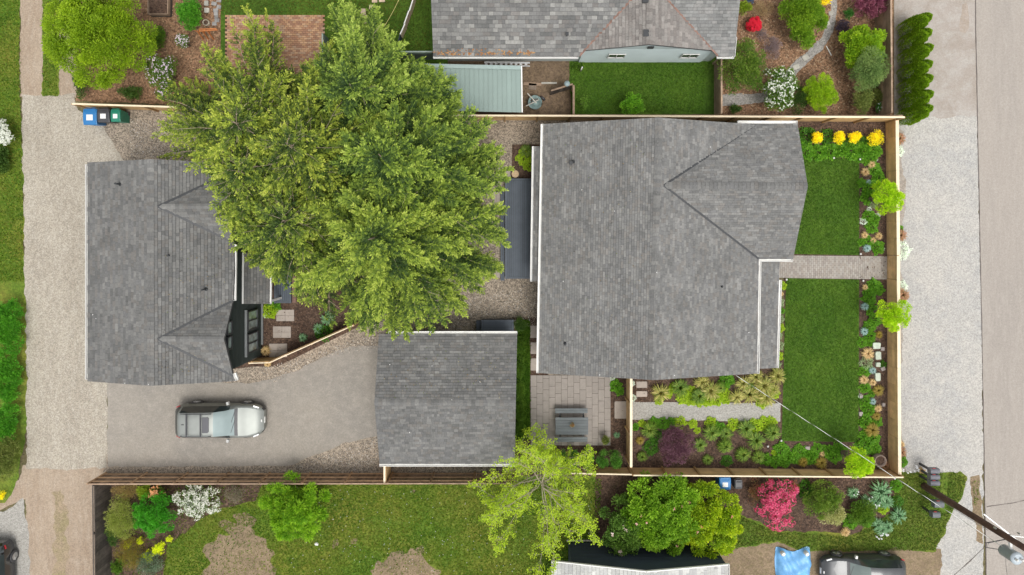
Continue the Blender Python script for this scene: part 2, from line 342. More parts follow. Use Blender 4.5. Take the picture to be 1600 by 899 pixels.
def grass(name, poly, z, dens, hgt, pal, wid=.022, excl=(), world=False):
    pw = poly if world else W2(poly); A = np.array(pw); lo, hi = A.min(0), A.max(0)
    lo = np.maximum(lo, (-29.5, -20)); hi = np.minimum(hi, (29.5, 14))
    n = int((hi - lo).prod() * dens); X = RS.uniform(lo[0], hi[0], n); Y = RS.uniform(lo[1], hi[1], n)
    k = inpoly(X, Y, pw)
    for e in excl: k &= ~(inpoly(X, Y, W2(e)) & (RS.rand(n) > .2))
    X, Y = X[k], Y[k]; n = len(X); a = RS.uniform(0, 6.283, n); b = RS.uniform(0, 6.283, n)
    h = hgt * RS.uniform(.5, 1.3, n); w = wid * RS.uniform(.6, 1.5, n); l = RS.uniform(.2, 1.4, n) * h
    B = np.stack([X, Y, np.full(n, z)], 1); T = B + np.stack([np.cos(b) * l, np.sin(b) * l, h], 1)
    D = np.stack([np.cos(a) * w, np.sin(a) * w, np.zeros(n)], 1)
    pal = np.array(pal); g = .5 + .25 * np.sin(X * 1.3 + np.sin(Y * .9) * 2) + .25 * np.sin(Y * 1.7 - X * .6) + RS.normal(0, .35, n)
    g = np.clip(g, 0, .999) * (len(pal) - 1); i = g.astype(int); f = (g - i)[:, None]
    col = pal[i] * (1 - f) + pal[i + 1] * f
    mb = MB(); mb.quads(np.stack([B - D, B + D, T], 1), col * RS.uniform(.8, 1.2, (n, 1)))
    return mb.build(name, GRASSM, kind='stuff')
LAWNP = [(.052, .135, .008), (.075, .172, .011), (.108, .205, .016)]
YARDP = [(.06, .15, .010), (.11, .21, .014), (.21, .25, .025), (.15, .24, .018), (.08, .18, .012), (.23, .25, .04)]
def gtag(o, l): o['label'] = l; o['category'] = 'grass'
gtag(grass('grass', [(1236, 247), (1342, 248), (1342, 398), (1225, 396)], .03, 700, .045, LAWNP), 'mown green grass of the front lawn north of the brick walk')
gtag(grass('grass', [(1228, 436), (1341, 438), (1340, 690), (1222, 688)], .03, 700, .045, LAWNP), 'mown green grass of the long front lawn south of the brick walk')
gtag(grass('grass', [(889, 98), (1110, 98), (1100, 130), (1098, 175), (893, 178)], .014, 550, .06, LAWNP), 'dark green grass behind the pale blue neighbouring house')
gtag(grass('grass', [(345, -40), (670, -40), (672, 82), (600, 85), (505, 60), (505, 24), (345, 24)], .008, 450, .05, [(.06, .09, .012), (.10, .11, .015), (.14, .12, .02)]), 'olive green grass of the back lawn at the top edge')
gtag(grass('grass', [(172, 760), (940, 748), (930, 930), (172, 930)], .01, 520, .07, YARDP, .026, (PATCH1, PATCH2, [(172, 752), (412, 750), (400, 782), (330, 800), (262, 850), (250, 930), (172, 940)])), 'patchy yellow green grass of the south yard')
gtag(grass('grass', [(-10, -10), (30, -10), (36, 300), (38, 440), (-10, 440)], .016, 450, .08, YARDP, .028), 'ragged verge grass along the left edge of the alley')
gtag(grass('grass', [(67, -10), (91, -10), (90, 151), (68, 151)], .016, 450, .07, YARDP, .026), 'narrow grass strip between the two dirt wheel tracks')
gtag(grass('grass', [(1400, 739), (1498, 738), (1509, 746), (1502, 775), (1486, 800), (1476, 828), (1460, 860), (1250, 860), (1215, 844), (1145, 858), (1142, 800), (1210, 830), (1330, 838), (1395, 800)], .022, 560, .08, [(.07, .14, .015), (.12, .19, .025), (.22, .23, .06), (.10, .18, .02)], .026, ([(1472, 735), (1482, 735), (1478, 800), (1466, 800)],)), 'bright verge grass around the mailboxes and utility pole')
gtag(grass('grass', [(809, 500), (828, 500), (828, 686), (805, 686)], .014, 1500, .11, LAWNP, .02), 'long green grass beside the garage east wall')
gtag(grass('grass', [(1518, 752), (1528, 750), (1530, 780), (1522, 790)], .02, 300, .06, YARDP), 'small grass tuft patch beside the road edge')

def chips(name, polys, dens, size, pal, lab, z=.014, excl=()):
    Qs = []; Cs = []
    for poly in polys:
        pw = W2(poly); A = np.array(pw); lo, hi = A.min(0), A.max(0)
        n = int((hi - lo).prod() * dens); X = RS.uniform(lo[0], hi[0], n); Y = RS.uniform(lo[1], hi[1], n); k = inpoly(X, Y, pw)
        for e in excl: k &= ~inpoly(X, Y, W2(e))
        X, Y = X[k], Y[k]; n = len(X)
        a = RS.uniform(0, 6.283, n); l = size * RS.uniform(.5, 1.5, n); w = l * RS.uniform(.25, .7, n); z0 = z + RS.uniform(.002, .03, n)
        tz = RS.normal(0, .25, n) * l
        U = np.stack([np.cos(a) * l, np.sin(a) * l, tz], 1); V = np.stack([-np.sin(a) * w, np.cos(a) * w, RS.normal(0, .2, n) * w], 1)
        O = np.stack([X, Y, z0 + np.abs(tz)], 1); Qs.append(np.stack([O - U - V, O + U - V, O + U + V, O - U + V], 1))
        pal_ = np.array(pal); Cs.append(pal_[RS.randint(0, len(pal), n)] * RS.uniform(.7, 1.25, (n, 1)))
    mb = MB(); mb.quads(np.concatenate(Qs), np.concatenate(Cs)); o = mb.build(name, CHIP, kind='stuff'); o['label'] = lab; o['category'] = 'wood chips'
chips('bark_chips', [[(1126, 0), (1390, 0), (1390, 176), (1126, 176)]], 130, .035, [(.34, .2, .12), (.25, .14, .08), (.42, .3, .19), (.14, .08, .05)], 'coarse tan bark chips around the shrubs of the north east garden', .014, [NPP])
chips('bark_chips', [[(228, 0), (345, 0), (345, 150), (200, 150)]], 130, .035, [(.34, .2, .12), (.25, .14, .08), (.4, .27, .16), (.14, .08, .05)], 'bark chips between the shrubs at the top left')
chips('bark_chips', [[(958, 590), (1222, 590), (1222, 735), (958, 735)], [(1343, 192), (1382, 192), (1386, 738), (1343, 738)], [(1243, 192), (1382, 192), (1382, 246), (1243, 246)], [(1222, 692), (1345, 692), (1345, 735), (1222, 735)], [(412, 480), (560, 480), (540, 520), (434, 565), (410, 565)], [(1160, 750), (1400, 750), (1400, 800), (1300, 830), (1180, 815)]], 90, .028, [(.14, .085, .055), (.08, .05, .035), (.2, .13, .09), (.05, .035, .03)], 'dark fine bark mulch of the planted front beds', .014, [[(984, 627), (1222, 629), (1221, 660), (984, 657)]])
chips('pebbles', [[(200, 186), (270, 190), (280, 246), (205, 246)], [(400, 580), (590, 520), (585, 545), (500, 560), (430, 598)], [(460, 728), (590, 684), (590, 740), (460, 740)], [(720, 470), (842, 440), (842, 510), (700, 522)]], 260, .022, [(.5, .42, .33), (.3, .25, .2), (.2, .17, .14), (.62, .56, .47), (.4, .38, .36)], 'loose rounded pebbles in the pea gravel', .006)

sheet('porch_floor', [(1150, 396), (1216, 396), (1214, 574), (1150, 574)], .030, DRIVE)
# ------------------------------------------------------------ shingle roofs
def clip(poly, a, b):               # keep left of a->b
    out = []; n = len(poly)
    for i in range(n):
        p, q = poly[i], poly[(i + 1) % n]
        sp = (b[0] - a[0]) * (p[1] - a[1]) - (b[1] - a[1]) * (p[0] - a[0]); sq = (b[0] - a[0]) * (q[1] - a[1]) - (b[1] - a[1]) * (q[0] - a[0])
        if sp >= 0: out.append(p)
        if (sp >= 0) != (sq >= 0):
            t = sp / (sp - sq); out.append((p[0] + (q[0] - p[0]) * t, p[1] + (q[1] - p[1]) * t))
    return out
SHG = [(0.154, 0.153, 0.148), (0.174, 0.172, 0.166), (0.192, 0.190, 0.182), (0.212, 0.208, 0.198), (0.164, 0.163, 0.160), (0.184, 0.175, 0.163)]
SHC = [tuple(q * .84 for q in c) for c in SHG]
def slope(house, polys, eave, expo, wid, pal, th=.016, tex=SHING, thick=.14):
    """polys: convex corner lists in world xyz on one plane; eave: two world points along the lower edge"""
    e0 = np.array(eave[0], float); U = np.array(eave[1], float) - e0; U /= np.linalg.norm(U)
    allp = np.array([p for q in polys for p in q], float)
    cen = allp.mean(0); N = np.linalg.svd(allp - cen)[2][2]; N = N if N[2] > 0 else -N
    e0 = e0 - N * (e0 - cen).dot(N); U = U - N * U.dot(N); U /= np.linalg.norm(U); Vv = np.cross(N, U)
    if Vv[2] < 0: U = -U; Vv = -Vv
    mb = MB()
    for q in polys:
        pl = [((np.array(p) - e0).dot(U), (np.array(p) - e0).dot(Vv)) for p in q]
        ar = sum(pl[i][0] * pl[(i + 1) % len(pl)][1] - pl[(i + 1) % len(pl)][0] * pl[i][1] for i in range(len(pl)))
        if ar < 0: pl = pl[::-1]
        u0 = min(p[0] for p in pl); u1 = max(p[0] for p in pl); v0 = min(p[1] for p in pl); v1 = max(p[1] for p in pl)
        for j in range(int(math.floor(v0 / expo)), int(v1 / expo) + 1):
            rj = random.Random(j * 77 + int(wid * 1000)); u = u0 - rj.random() * wid
            va, vb = j * expo, (j + 1) * expo
            while u < u1:
                w = wid * rj.choice((.6, .8, 1, 1, 1.3, 1.6)); r = [(u, va), (u + w - .006, va), (u + w - .006, vb - .011), (u, vb - .011)]; u += w  # gap under the next course bares dark felt as a painted shadow line
                t0 = th * rj.choice((.7, 1, 1.6)); col = rj.choice(pal); f = rj.uniform(.88, 1.12); col = tuple(c * f for c in col)
                for i in range(len(pl)):
                    r = clip(r, pl[i], pl[(i + 1) % len(pl)])
                    if len(r) < 3: break
                if len(r) < 3: continue
                T = [e0 + U * a + Vv * b + N * (.004 + t0 * (1 - (b - va) / expo)) for a, b in r]; Bm = [t - N * (.012 + t0) for t in T]; n = len(r)
                mb.add(T + Bm, [list(range(n))] + [(i + n, (i + 1) % n + n, (i + 1) % n, i) for i in range(n)], col)
    o = mb.build('shingles', tex, house, kind='stuff')
    dk = MB()
    for q in polys:
        top = [np.array(p) - np.array((0, 0, .012)) - N * ((np.array(p) - cen).dot(N)) for p in q]; bot = [t - np.array((0, 0, thick)) for t in top]; n = len(q)
        a = sum(q[i][0] * q[(i + 1) % n][1] - q[(i + 1) % n][0] * q[i][1] for i in range(n))
        F = [list(range(n)), [i + n for i in range(n)][::-1]] + [(i, i + n, (i + 1) % n + n, (i + 1) % n) for i in range(n)]
        if a < 0: F = [f[::-1] for f in F]
        dk.add(top + bot, F)
    dk.build('roof_deck', FELT, house)
def ridge(house, a, b, w=.3, pal=SHG, drop=.045, step=.2, up=.02):
    a = np.array(a, float); b = np.array(b, float); L = np.linalg.norm(b - a); d = (b - a) / L; s = np.array((-d[1], d[0], 0)); s /= np.linalg.norm(s)
    mb = MB(); n = int(L / step)
    for i in range(n):
        c = random.choice(pal); rf = random.uniform(.82, .95); c = tuple(q * rf for q in c)
        p, q = a + d * (i * L / n), a + d * ((i + 1) * L / n - .004); u = np.array((0, 0, up + .012)); u2 = np.array((0, 0, up)); dn = np.array((0, 0, drop))
        V = [p + u, p + s * w / 2 - dn + u, p - s * w / 2 - dn + u, q + u2, q + s * w / 2 - dn + u2, q - s * w / 2 - dn + u2]
        mb.add(V, [(0, 3, 4, 1), (0, 2, 5, 3), (0, 1, 2)], c)
    mb.build('ridge_cap', SHING, house, kind='stuff')
def gutter(house, a, b, mat=WHITE, w=.13, h=.12):
    a = np.array(a, float); b = np.array(b, float); d = b - a; d /= np.linalg.norm(d); s = np.array((-d[1], d[0], 0)); s /= np.linalg.norm(s)
    mb = MB()
    for k, (ww, hh, off, dz) in enumerate(((w, .01, 0, -h), (.018, h, w / 2, -h / 2), (.018, h, -w / 2, -h / 2))):
        beam(mb, a + s * off + (0, 0, dz), b + s * off + (0, 0, dz), ww, hh)
    for p in (a, b): beam(mb, p - s * w / 2 + (0, 0, -h / 2), p + s * w / 2 + (0, 0, -h / 2), .012, h)
    mb.build('gutter', mat, house)
def strip(house, name, a, b, w, mat, up=.02, th=.01):
    mb = MB(); a = np.array(a, float) + (0, 0, up); b = np.array(b, float) + (0, 0, up); beam(mb, a, b, w, th); return mb.build(name, mat, house)
def vent(house, px, py, z, h=.35, r=.04):
    mb = MB(); p = P(px, py, z); tube(mb, [p + (0, 0, -.1), p + (0, 0, h)], r, 10); lathe(mb, p, [(r * 2.2, -.02), (r * 2.0, .03), (r, .07)], 12); mb.build('vent_pipe', METALD, house)
def boxvent(house, px, py, z, s=.3):
    mb = MB(); p = P(px, py, z); box(mb, p + (0, 0, .06), (s, s, .12), 0, (1, 1, 1), .8); box(mb, p + (0, 0, .13), (s * 1.05, s * 1.05, .03)); mb.build('roof_vent', METALD, house)
def wall_prism(house, pts, z0, zt, mat, name='wall', lap=.16):
    """outer wall of lapped boards: pts world xy CCW, zt tops per corner"""
    mb = MB(); n = len(pts); A = np.array(pts)
    prism(mb, pts, z0, zt); o = mb.build(name, mat, house)
    return o
def window(house, c, n, w, h, frame=WHITE, glass=GLASS, bars=1, depth=.07, t=.06):
    """window on a vertical wall: c centre, n outward unit xy"""
    n = np.array((n[0], n[1], 0.)); s = np.array((-n[1], n[0], 0.)); c = np.array(c, float); u = np.array((0, 0, 1.)); f = MB()
    for a, b in ((c - s * w / 2 - u * h / 2, c + s * w / 2 - u * h / 2), (c - s * w / 2 + u * h / 2, c + s * w / 2 + u * h / 2)): beam(f, a - s * t / 2 + n * .03, b + s * t / 2 + n * .03, depth + .02, t)
    for x in (-w / 2, w / 2) + tuple(-w / 2 + w * (k + 1) / (bars + 1) for k in range(bars)):
        beam(f, c + s * x - u * (h / 2 - t / 2) + n * .03, c + s * x + u * (h / 2 - t / 2) + n * .03, t, depth)
    fo = f.build('window', frame, house)
    g = MB()
    for k in range(bars + 1):
        a = -w / 2 + w * k / (bars + 1) + t / 2; b = -w / 2 + w * (k + 1) / (bars + 1) - t / 2
        q = [c + s * a - u * h / 2 + n * .02, c + s * b - u * h / 2 + n * .02, c + s * b + u * h / 2 + n * .02, c + s * a + u * h / 2 + n * .02]
        g2 = MB(); g2.add(q, [(0, 1, 2, 3)]); pn = g2.build('pane', glass, None); pn.parent = fo
        me = pn.data; off = np.array(ORG[house.name])
        for v in me.vertices: v.co = v.co - type(v.co)(off)
def door(house, c, n, w=.95, h=2.05, mat=None):
    n = np.array((n[0], n[1], 0.)); s = np.array((-n[1], n[0], 0.)); c = np.array(c, float)
    mb = MB(); beam(mb, c + n * .02 - s * w / 2, c + n * .02 + s * w / 2, .06, h); o = mb.build('door', mat or METALD, house)

def R(px, py, h): return P(px, py, h)

# --- main house
HM = thing('house', 'large grey shingled single storey house with a cross gable over the front lawn', 'house', tuple(R(1010, 390, 0)))
he, hr = 2.9, 4.52
nw, sw, rs, rn = R(849, 194, he), R(842, 583, he), R(1018, 594, hr), R(1030, 184, hr)
slope(HM, [[nw, sw, rs, rn]], (nw, sw), .128, .21, SHG)
se, se2, ap, nv = R(1183, 584, he), R(1186, 405, he), R(1037, 290, 4.41), R(1181, 195, he)
rm = R(1027, 290, hr)
slope(HM, [[rn, rm, ap, nv], [rm, rs, se, se2, ap]], (se, se2), .128, .21, SHG)
ne, re_, sec = R(1246, 193, he), R(1262, 291, 4.42), R(1239, 405, he)
slope(HM, [[ap, re_, ne, nv]], (nv, ne), .128, .21, SHG)
slope(HM, [[ap, se2, sec, re_]], (se2, sec), .128, .21, SHG)
ridge(HM, rn, rs, .34); ridge(HM, ap + (.05, 0, 0), re_, .34)
strip(HM, 'valley_flashing', ap, nv, .10, METALD, .035); strip(HM, 'valley_flashing', ap, se2, .10, METALD, .035)
gutter(HM, nw + (-.06, 0, -.01), sw + (-.06, 0, -.01)); gutter(HM, se2 + (.05, -.1, -.01), se + (.05, 0, -.01)); gutter(HM, se2 + (0, -.06, -.01), sec + (0, -.06, -.01)); gutter(HM, R(1153, 191, he), ne + (0, .06, -.01))
pa, pb, pc, pd = R(1178, 407, 2.78), R(1218, 408, 2.45), R(1213, 575, 2.45), R(1178, 577, 2.78)
slope(HM, [[pa, pb, pc, pd]], (pb, pc), .128, .21, SHG, thick=.1); gutter(HM, pb + (.06, -1.0, -.01), pc + (.06, 0, -.01))
qa, qb, qc, qd = R(853, 229, 2.85), R(835, 229, 2.55), R(832, 440, 2.55), R(850, 440, 2.85)
slope(HM, [[qa, qb, qc, qd]], (qb, qc), .128, .21, SHG, thick=.1); gutter(HM, qb + (-.05, 0, -.01), qc + (-.05, 0, -.01))
def L(p, dx, dy): return (p[0] + dx, p[1] + dy)
w1 = [L(nw, .45, -.4), L(sw, .45, .4), L(rs, 0, .45), L(se, -.45, .4), L(se2, -.45, 0), L(nv, -.45, -.4), L(rn, 0, -.45)]
wall_prism(HM, w1, 0, [he - .1, he - .1, hr - .2, he - .1, he - .1, he - .1, hr - .2], GREYWALL)
w2 = [L(se2, -1.0, .45), L(sec, -.3, .45), (re_[0] - .55, re_[1]), L(ne, -.3, -.4), L(nv, -1.0, -.4)]
wall_prism(HM, w2, 0, [he - .1, he - .1, 4.2, he - .1, he - .1], GREYWALL)
for x in (-.1,): pass
xe = sec[0] - .3
window(HM, (xe, 2.9, 1.5), (1, .02), 1.4, 1.2); window(HM, (xe, .6, 1.5), (1, .02), 1.4, 1.2)
sy = sw[1] + .38
for xx in (3.4, 9.2): window(HM, (xx, sy - .22, 1.5), (.03, -1), 1.3, 1.1)
for yy in (4.4, -4.6): window(HM, (nw[0] + .43, yy, 1.5), (-1, 0), 1.2, 1.1)
door(HM, (nw[0] + .41, 0.2, 1.05), (-1, 0)); door(HM, (se[0] - .43, -2.3, 1.05), (1, 0))
for py in (436, 500, 572):
    mb = MB(); p = P(1211, py, 2.3); box(mb, (p[0], p[1], 1.15), (.13, .13, 2.3)); mb.build('porch_post', WHITE, HM)
vent(HM, 896, 253, 3.45); vent(HM, 883, 537, 3.3, .2); vent(HM, 1127, 448, 3.45, .2); boxvent(HM, 892, 255, 3.4, .16)

# --- cottage on the left (two storeys)
HC = thing('house', 'two storey grey roofed cottage with dark green walls beside the alley', 'house', tuple(R(250, 425, 0)))
ce, cr = 4.75, 5.8
a1, a2, a3, a4 = R(137, 254, ce), R(137, 596, ce), R(235, 603, cr), R(235, 249, cr)
slope(HC, [[a1, a2, a3, a4]], (a1, a2), .155, .25, SHC)
b1, b4 = R(367, 255, ce), R(368, 596, ce)
g1a, g1b, g1c = R(247, 323, 5.72), R(365, 268, ce), R(365, 379, ce)
g2a, g2b, g2c = R(247, 530, 5.72), R(364, 470, ce), R(364, 587, ce)
slope(HC, [[a4, R(235, 323, cr), g1a, g1b, b1], [R(235, 323, cr), R(235, 425, cr), R(366, 425, ce), g1c, g1a], [R(235, 425, cr), R(235, 530, cr), g2a, g2b, R(366, 425, ce)], [R(235, 530, cr), a3, b4, g2c, g2a]], (b1, b4), .155, .25, SHC)
k1, k2 = R(353, 322, 5.72), R(350, 530, 5.72)
slope(HC, [[g1a, k1, g1b]], (g1b + (-3, 0, 0), g1b), .155, .25, SHC); slope(HC, [[g1a, g1c, k1]], (g1c + (-3, 0, 0), g1c), .155, .25, SHC)
slope(HC, [[g2a, k2, g2b]], (g2b + (-3, 0, 0), g2b), .155, .25, SHC); slope(HC, [[g2a, g2c, k2]], (g2c + (-3, 0, 0), g2c), .155, .25, SHC)
ridge(HC, a4, a3, .32); ridge(HC, g1a, k1, .26); ridge(HC, g2a, k2, .26)
for g in ((g1a, g1b), (g1a, g1c), (g2a, g2b), (g2a, g2c)): strip(HC, 'valley_flashing', g[0], g[1], .11, METALD, .035)
gutter(HC, a1 + (-.05, -.1, 0), a2 + (-.05, .1, 0)); gutter(HC, g1c + (.06, -.1, 0), g2b + (.06, -.0, 0)); gutter(HC, g2c + (.06, .1, 0), b4 + (.06, .05, 0)); gutter(HC, b1 + (.06, 0, 0), g1b + (.06, 0, 0))
XW = -13.92; XL = a1[0] + .4; YN = b1[1] - .42; YS = b4[1] + .42
xm = (XW + XL) / 2
w = [(XL, YN), (XL, YS), (xm, YS), (XW, YS), (XW, YN), (xm, YN)]
wall_prism(HC, w, 0, [ce - .05, ce - .05, cr - .2, ce - .05, ce - .05, cr - .2], DKGREEN)
for (gb, gc, k) in ((g1b, g1c, k1), (g2b, g2c, k2)):
    mb = MB(); ym = k[1]; y0, y1 = gb[1] - .2, gc[1] + .2
    mb.add([(XW, y0, ce - .1), (XW, y1, ce - .1), (XW, ym, 5.5), (XW - 1.6, y0, ce - .1), (XW - 1.6, y1, ce - .1), (XW - 1.6, ym, 5.5)], [(0, 2, 1)[::-1], (3, 4, 5)[::-1], (0, 1, 4, 3), (1, 2, 5, 4), (2, 0, 3, 5)]); mb.build('gable_wall', DKGREEN, HC)
# lapped boards on the wall that faces the garden
mb = MB()
for k in range(27):
    z = .25 + k * .165
    beam(mb, (XW + .012, YS, z), (XW + .012, YN, z), .022, .012)
mb.build('siding_lap', DKGREEN, HC, kind='stuff')
for yc in (-4.72, -5.92): window(HC, (XW + .03, yc, 1.5), (1, 0), .98, 1.35, METALD, GLASSP, 1)
mb = MB(); 
for a, b in (((XW + .05, -4.1, 2.42), (XW + .05, -6.55, 2.42)),): beam(mb, a, b, .14, .05)
mb.build('window_hood', GREYWALL, HC)
for yc in (-4.73, -5.47): window(HC, (XW + .03, yc, 4.5), (1, 0), .6, .5, METALD, GLASSP, 0)
mb = MB(); beam(mb, (XW + .06, YS + .6, .12), (XW + .06, YN, .12), .1, .06); mb.build('base_trim', GREYWALL, HC)
f1, f2, f3, f4 = R(380, 395, 2.75), R(421, 395, 2.5), R(420, 475, 2.5), R(378, 475, 2.75)
slope(HC, [[f1, f2, f3, f4]], (f2, f3), .155, .25, SHC, thick=.1); gutter(HC, f2 + (.05, 0, 0), f3 + (.05, 0, 0)); strip(HC, 'wall_flashing', R(380, 395, 2.8), R(379, 475, 2.8), .1, WHITE, .0)
strip(HC, 'door_panel', (f2[0] + .35, f2[1] - 1.0, .08), (f2[0] + .35, f3[1] - .2, .08), .5, RUST, 0)
for q in (f2, f3):
    mb = MB(); box(mb, (q[0] - .12, q[1] + (.1 if q is f3 else -.1), 1.2), (.12, .12, 2.4)); mb.build('porch_post', WHITE, HC)
for (px, py) in ((188, 288), (269, 399), (322, 452)): vent(HC, px, py, 5.3 if px < 300 else 5.1, .45, .045)
door(HC, (XW + .01, -2.4, 1.05), (1, 0))
for yy in (2.2, -6.2): window(HC, (XL - .03, yy, 3.4), (-1, 0), 1.2, 1.1)
for yy in (-2.5,): 
    mb = MB(); beam(mb, (XL - .03, yy - 2.2, 1.1), (XL - .03, yy + 2.2, 1.1), .06, 2.1); mb.build('garage_door', WHITE, HC)

# --- detached garage
HG = thing('garage', 'detached garage with a plain grey shingle gable roof at the end of the driveway', 'garage', tuple(R(698, 625, 0)))
ge, gr = 2.7, 3.65
n1, n2, n3, n4 = R(592, 522, ge), R(808, 522, ge), R(806, 630, gr), R(585, 629, gr)
s1, s2 = R(593, 725, ge), R(804, 725, ge)
slope(HG, [[n1, n2, n3, n4]], (n1, n2), .145, .23, SHC); slope(HG, [[n4, n3, s2, s1]], (s1, s2), .145, .23, SHC)
ridge(HG, n4, n3, .32); gutter(HG, n1 + (.5, .06, 0), n2 + (0, .06, 0)); gutter(HG, s1 + (0, -.06, 0), s2 + (0, -.06, 0))
ww = [L(n1, .4, -.4), L(n2, -.25, -.4), (n3[0] - .25, n3[1]), L(s2, -.25, .4), L(s1, .4, .4), (n4[0] + .6, n4[1])]
wall_prism(HG, ww, 0, [ge - .1, ge - .1, gr - .15, ge - .1, ge - .1, gr - .15], DKGREEN)
mb = MB(); beam(mb, (ww[0][0] - .02, -9.9, 1.1), (ww[0][0] - .02, -7.0, 1.1), .05, 2.1); mb.build('garage_door', WHITE, HG)
window(HG, (ww[1][0] + .02, -7.0, 1.5), (1, 0), .9, .9)

# --- neighbour's house to the north
HN = thing('house', 'neighbouring house with a mottled grey shingle roof and pale blue gable wall', 'house', tuple(R(910, 20, 0)))
PALN = [(.14, .14, .136), (.17, .168, .163), (.20, .197, .19), (.155, .152, .148), (.23, .226, .215), (.265, .26, .245), (.185, .175, .165), (.21, .208, .20), (.165, .163, .158)]
PALN2 = [(.215, .195, .18), (.245, .225, .208), (.19, .175, .163), (.26, .243, .225)]
PALN3 = [(.20, .20, .192), (.225, .225, .217), (.185, .185, .18), (.245, .24, .23)]
ne_, pit = 2.85, .36
yE = R(700, 88, ne_)[1]; xL = R(677, 88, ne_)[0]; xV = R(905, 83, ne_)[0]; xV2 = R(1122, 83, ne_)[0]; xR = R(1147, 88, ne_)[0]
yR = yE + 6.2; zR = ne_ + 6.2 * pit
xa = R(1015, 0, 4.1)[0]; zA = 4.1; yA = yE + (zA - ne_) / pit; yG = R(1015, 69.5, 4.1)[1]
cxl, cxr = R(911, 79, ne_)[0], R(1119, 79, ne_)[0]
slope(HN, [[(xL, yE, ne_), (xV, yE, ne_), (xa, yA, zA), (xL, yA, zA)], [(xL, yA, zA), (xa, yA, zA), (xa, yR, zR), (xL, yR, zR)]], ((xL, yE, ne_), (xV, yE, ne_)), .2, .29, PALN, .016)
slope(HN, [[(xV2, yE, ne_), (xR, yE, ne_), (xR, yA, zA), (xa, yA, zA)], [(xa, yA, zA), (xR, yA, zA), (xR, yR, zR), (xa, yR, zR)]], ((xV2, yE, ne_), (xR, yE, ne_)), .16, .27, PALN3)
slope(HN, [[(xL, yR, zR), (xR, yR, zR), (xR, yR + 6.2, ne_), (xL, yR + 6.2, ne_)]], ((xL, yR + 6.2, ne_), (xR, yR + 6.2, ne_)), .5, .8, PALN)
tv = (yG - yE) / (yA - yE)
vl = (xV + tv * (xa - xV), yG, ne_ + tv * (zA - ne_)); vr = (xV2 + tv * (xa - xV2), yG, ne_ + tv * (zA - ne_))
slope(HN, [[vl, (xa, yG, zA), (xa, yA, zA)]], ((cxl, yG, ne_), (cxl, yG - 1, ne_)), .17, .27, PALN2)
slope(HN, [[vr, (xa, yG, zA), (xa, yA, zA)]], ((cxr, yG, ne_), (cxr, yG - 1, ne_)), .17, .27, PALN2)
ridge(HN, (xa, yA, zA), (xa, yG, zA), .3, PALN2)
strip(HN, 'valley_flashing', (xV, yE, ne_), (xa, yA, zA), .12, RUST, .02); strip(HN, 'valley_flashing', (xV2, yE, ne_), (xa, yA, zA), .10, RUST, .02)
gutter(HN, (xL, yE - .04, ne_), (xV - .05, yE - .04, ne_)); gutter(HN, (cxr + .05, yE - .04, ne_), (xR, yE - .04, ne_)); gutter(HN, (xR - .02, yE, ne_), (xR - .02, yE + .9, ne_ + .3))
yW = R(1000, 98, 0)[1]
wall_prism(HN, [(cxl + .05, yW), (xa, yW), (cxr - .05, yW), (cxr - .05, yW + 3), (xa, yW + 3), (cxl + .05, yW + 3)], 0, [ne_ - .04, zA - .06, ne_ - .04, ne_ - .04, zA - .06, ne_ - .04], PALEWALL)
wall_prism(HN, [(xL + .5, yW + .08), (xR - .4, yW + .08), (xR - .4, yR + 5.7), (xL + .5, yR + 5.7)], 0, ne_ - .1, PALEWALL)
mb = MB()
for k in range(18):
    z = .2 + k * .15; beam(mb, (cxl + .05, yW - .006, z), (cxr - .05, yW - .006, z), .012, .01)
mb.build('siding_lap', PALEWALL, HN, kind='stuff')
for px in (963, 1077):
    c = P(px, 87, 1.55); window(HN, (c[0], yW - .03, 1.62), (0, -1), .86, .72, WHITE, GLASS, 1, .02, .05)
c = P(1017, 73, 3.3); mb = MB(); box(mb, (c[0], yW - .04, 3.25), (.3, .06, .3)); mb.build('gable_vent', METALD, HN)
boxvent(HN, 1010, 53, 3.97, .33); boxvent(HN, 1008, 1, 4.05, .28); boxvent(HN, 886, 54, 3.35, .14)
mb = MB()
for i in range(160):
    x = random.uniform(xL, xL + 5.2); q = abs(random.gauss(0, .12)); s_ = random.uniform(.03, .07)
    box(mb, (x, yE + .05 + q, ne_ + .03 + q * pit), (s_ * 1.6, s_, .02), random.uniform(0, 3), random.choice([(.35, .16, .06), (.25, .12, .05), (.42, .24, .1)]))
tag(mb.build('fallen_leaves', CHIP, None), 'rusty brown fallen leaves gathered along the eave of the mottled roof', 'leaves', kind='stuff')
mb = MB(); tube(mb, [(cxl + .15, yW - .5, 1.0), (cxl + .15, yW - .5, .1)], .04, 8); mb.build('downpipe', WHITE, HN)

# --- green metal shed
HS = thing('shed', 'long garden shed with a ribbed green metal roof beside the mottled roofed house', 'shed', tuple(R(740, 140, 0)))
t0, t1, t2, t3 = R(640, 100, 2.45), R(814, 104, 2.45), R(815, 176, 2.05), R(640, 172, 2.05)
N_ = 24
for i in range(N_):
    a = t0 + (t1 - t0) * i / N_; b = t0 + (t1 - t0) * (i + 1) / N_; c = t3 + (t2 - t3) * (i + 1) / N_; d = t3 + (t2 - t3) * i / N_
    mb = MB(); g = (b - a) * .04; u = np.array((0, 0, .03)); lo = np.array((0, 0, .03))
    mb.add([a, b - g, c - g, d, a + (0, 0, -.03), b - g + (0, 0, -.03), c - g + (0, 0, -.03), d + (0, 0, -.03)], [(3, 2, 1, 0), (4, 5, 6, 7), (0, 1, 5, 4), (1, 2, 6, 5), (2, 3, 7, 6), (3, 0, 4, 7)])
    beam(mb, a + u * .5, d + u * .5, .035, .035); mb.build('roof_panel', GREENMETAL, HS)
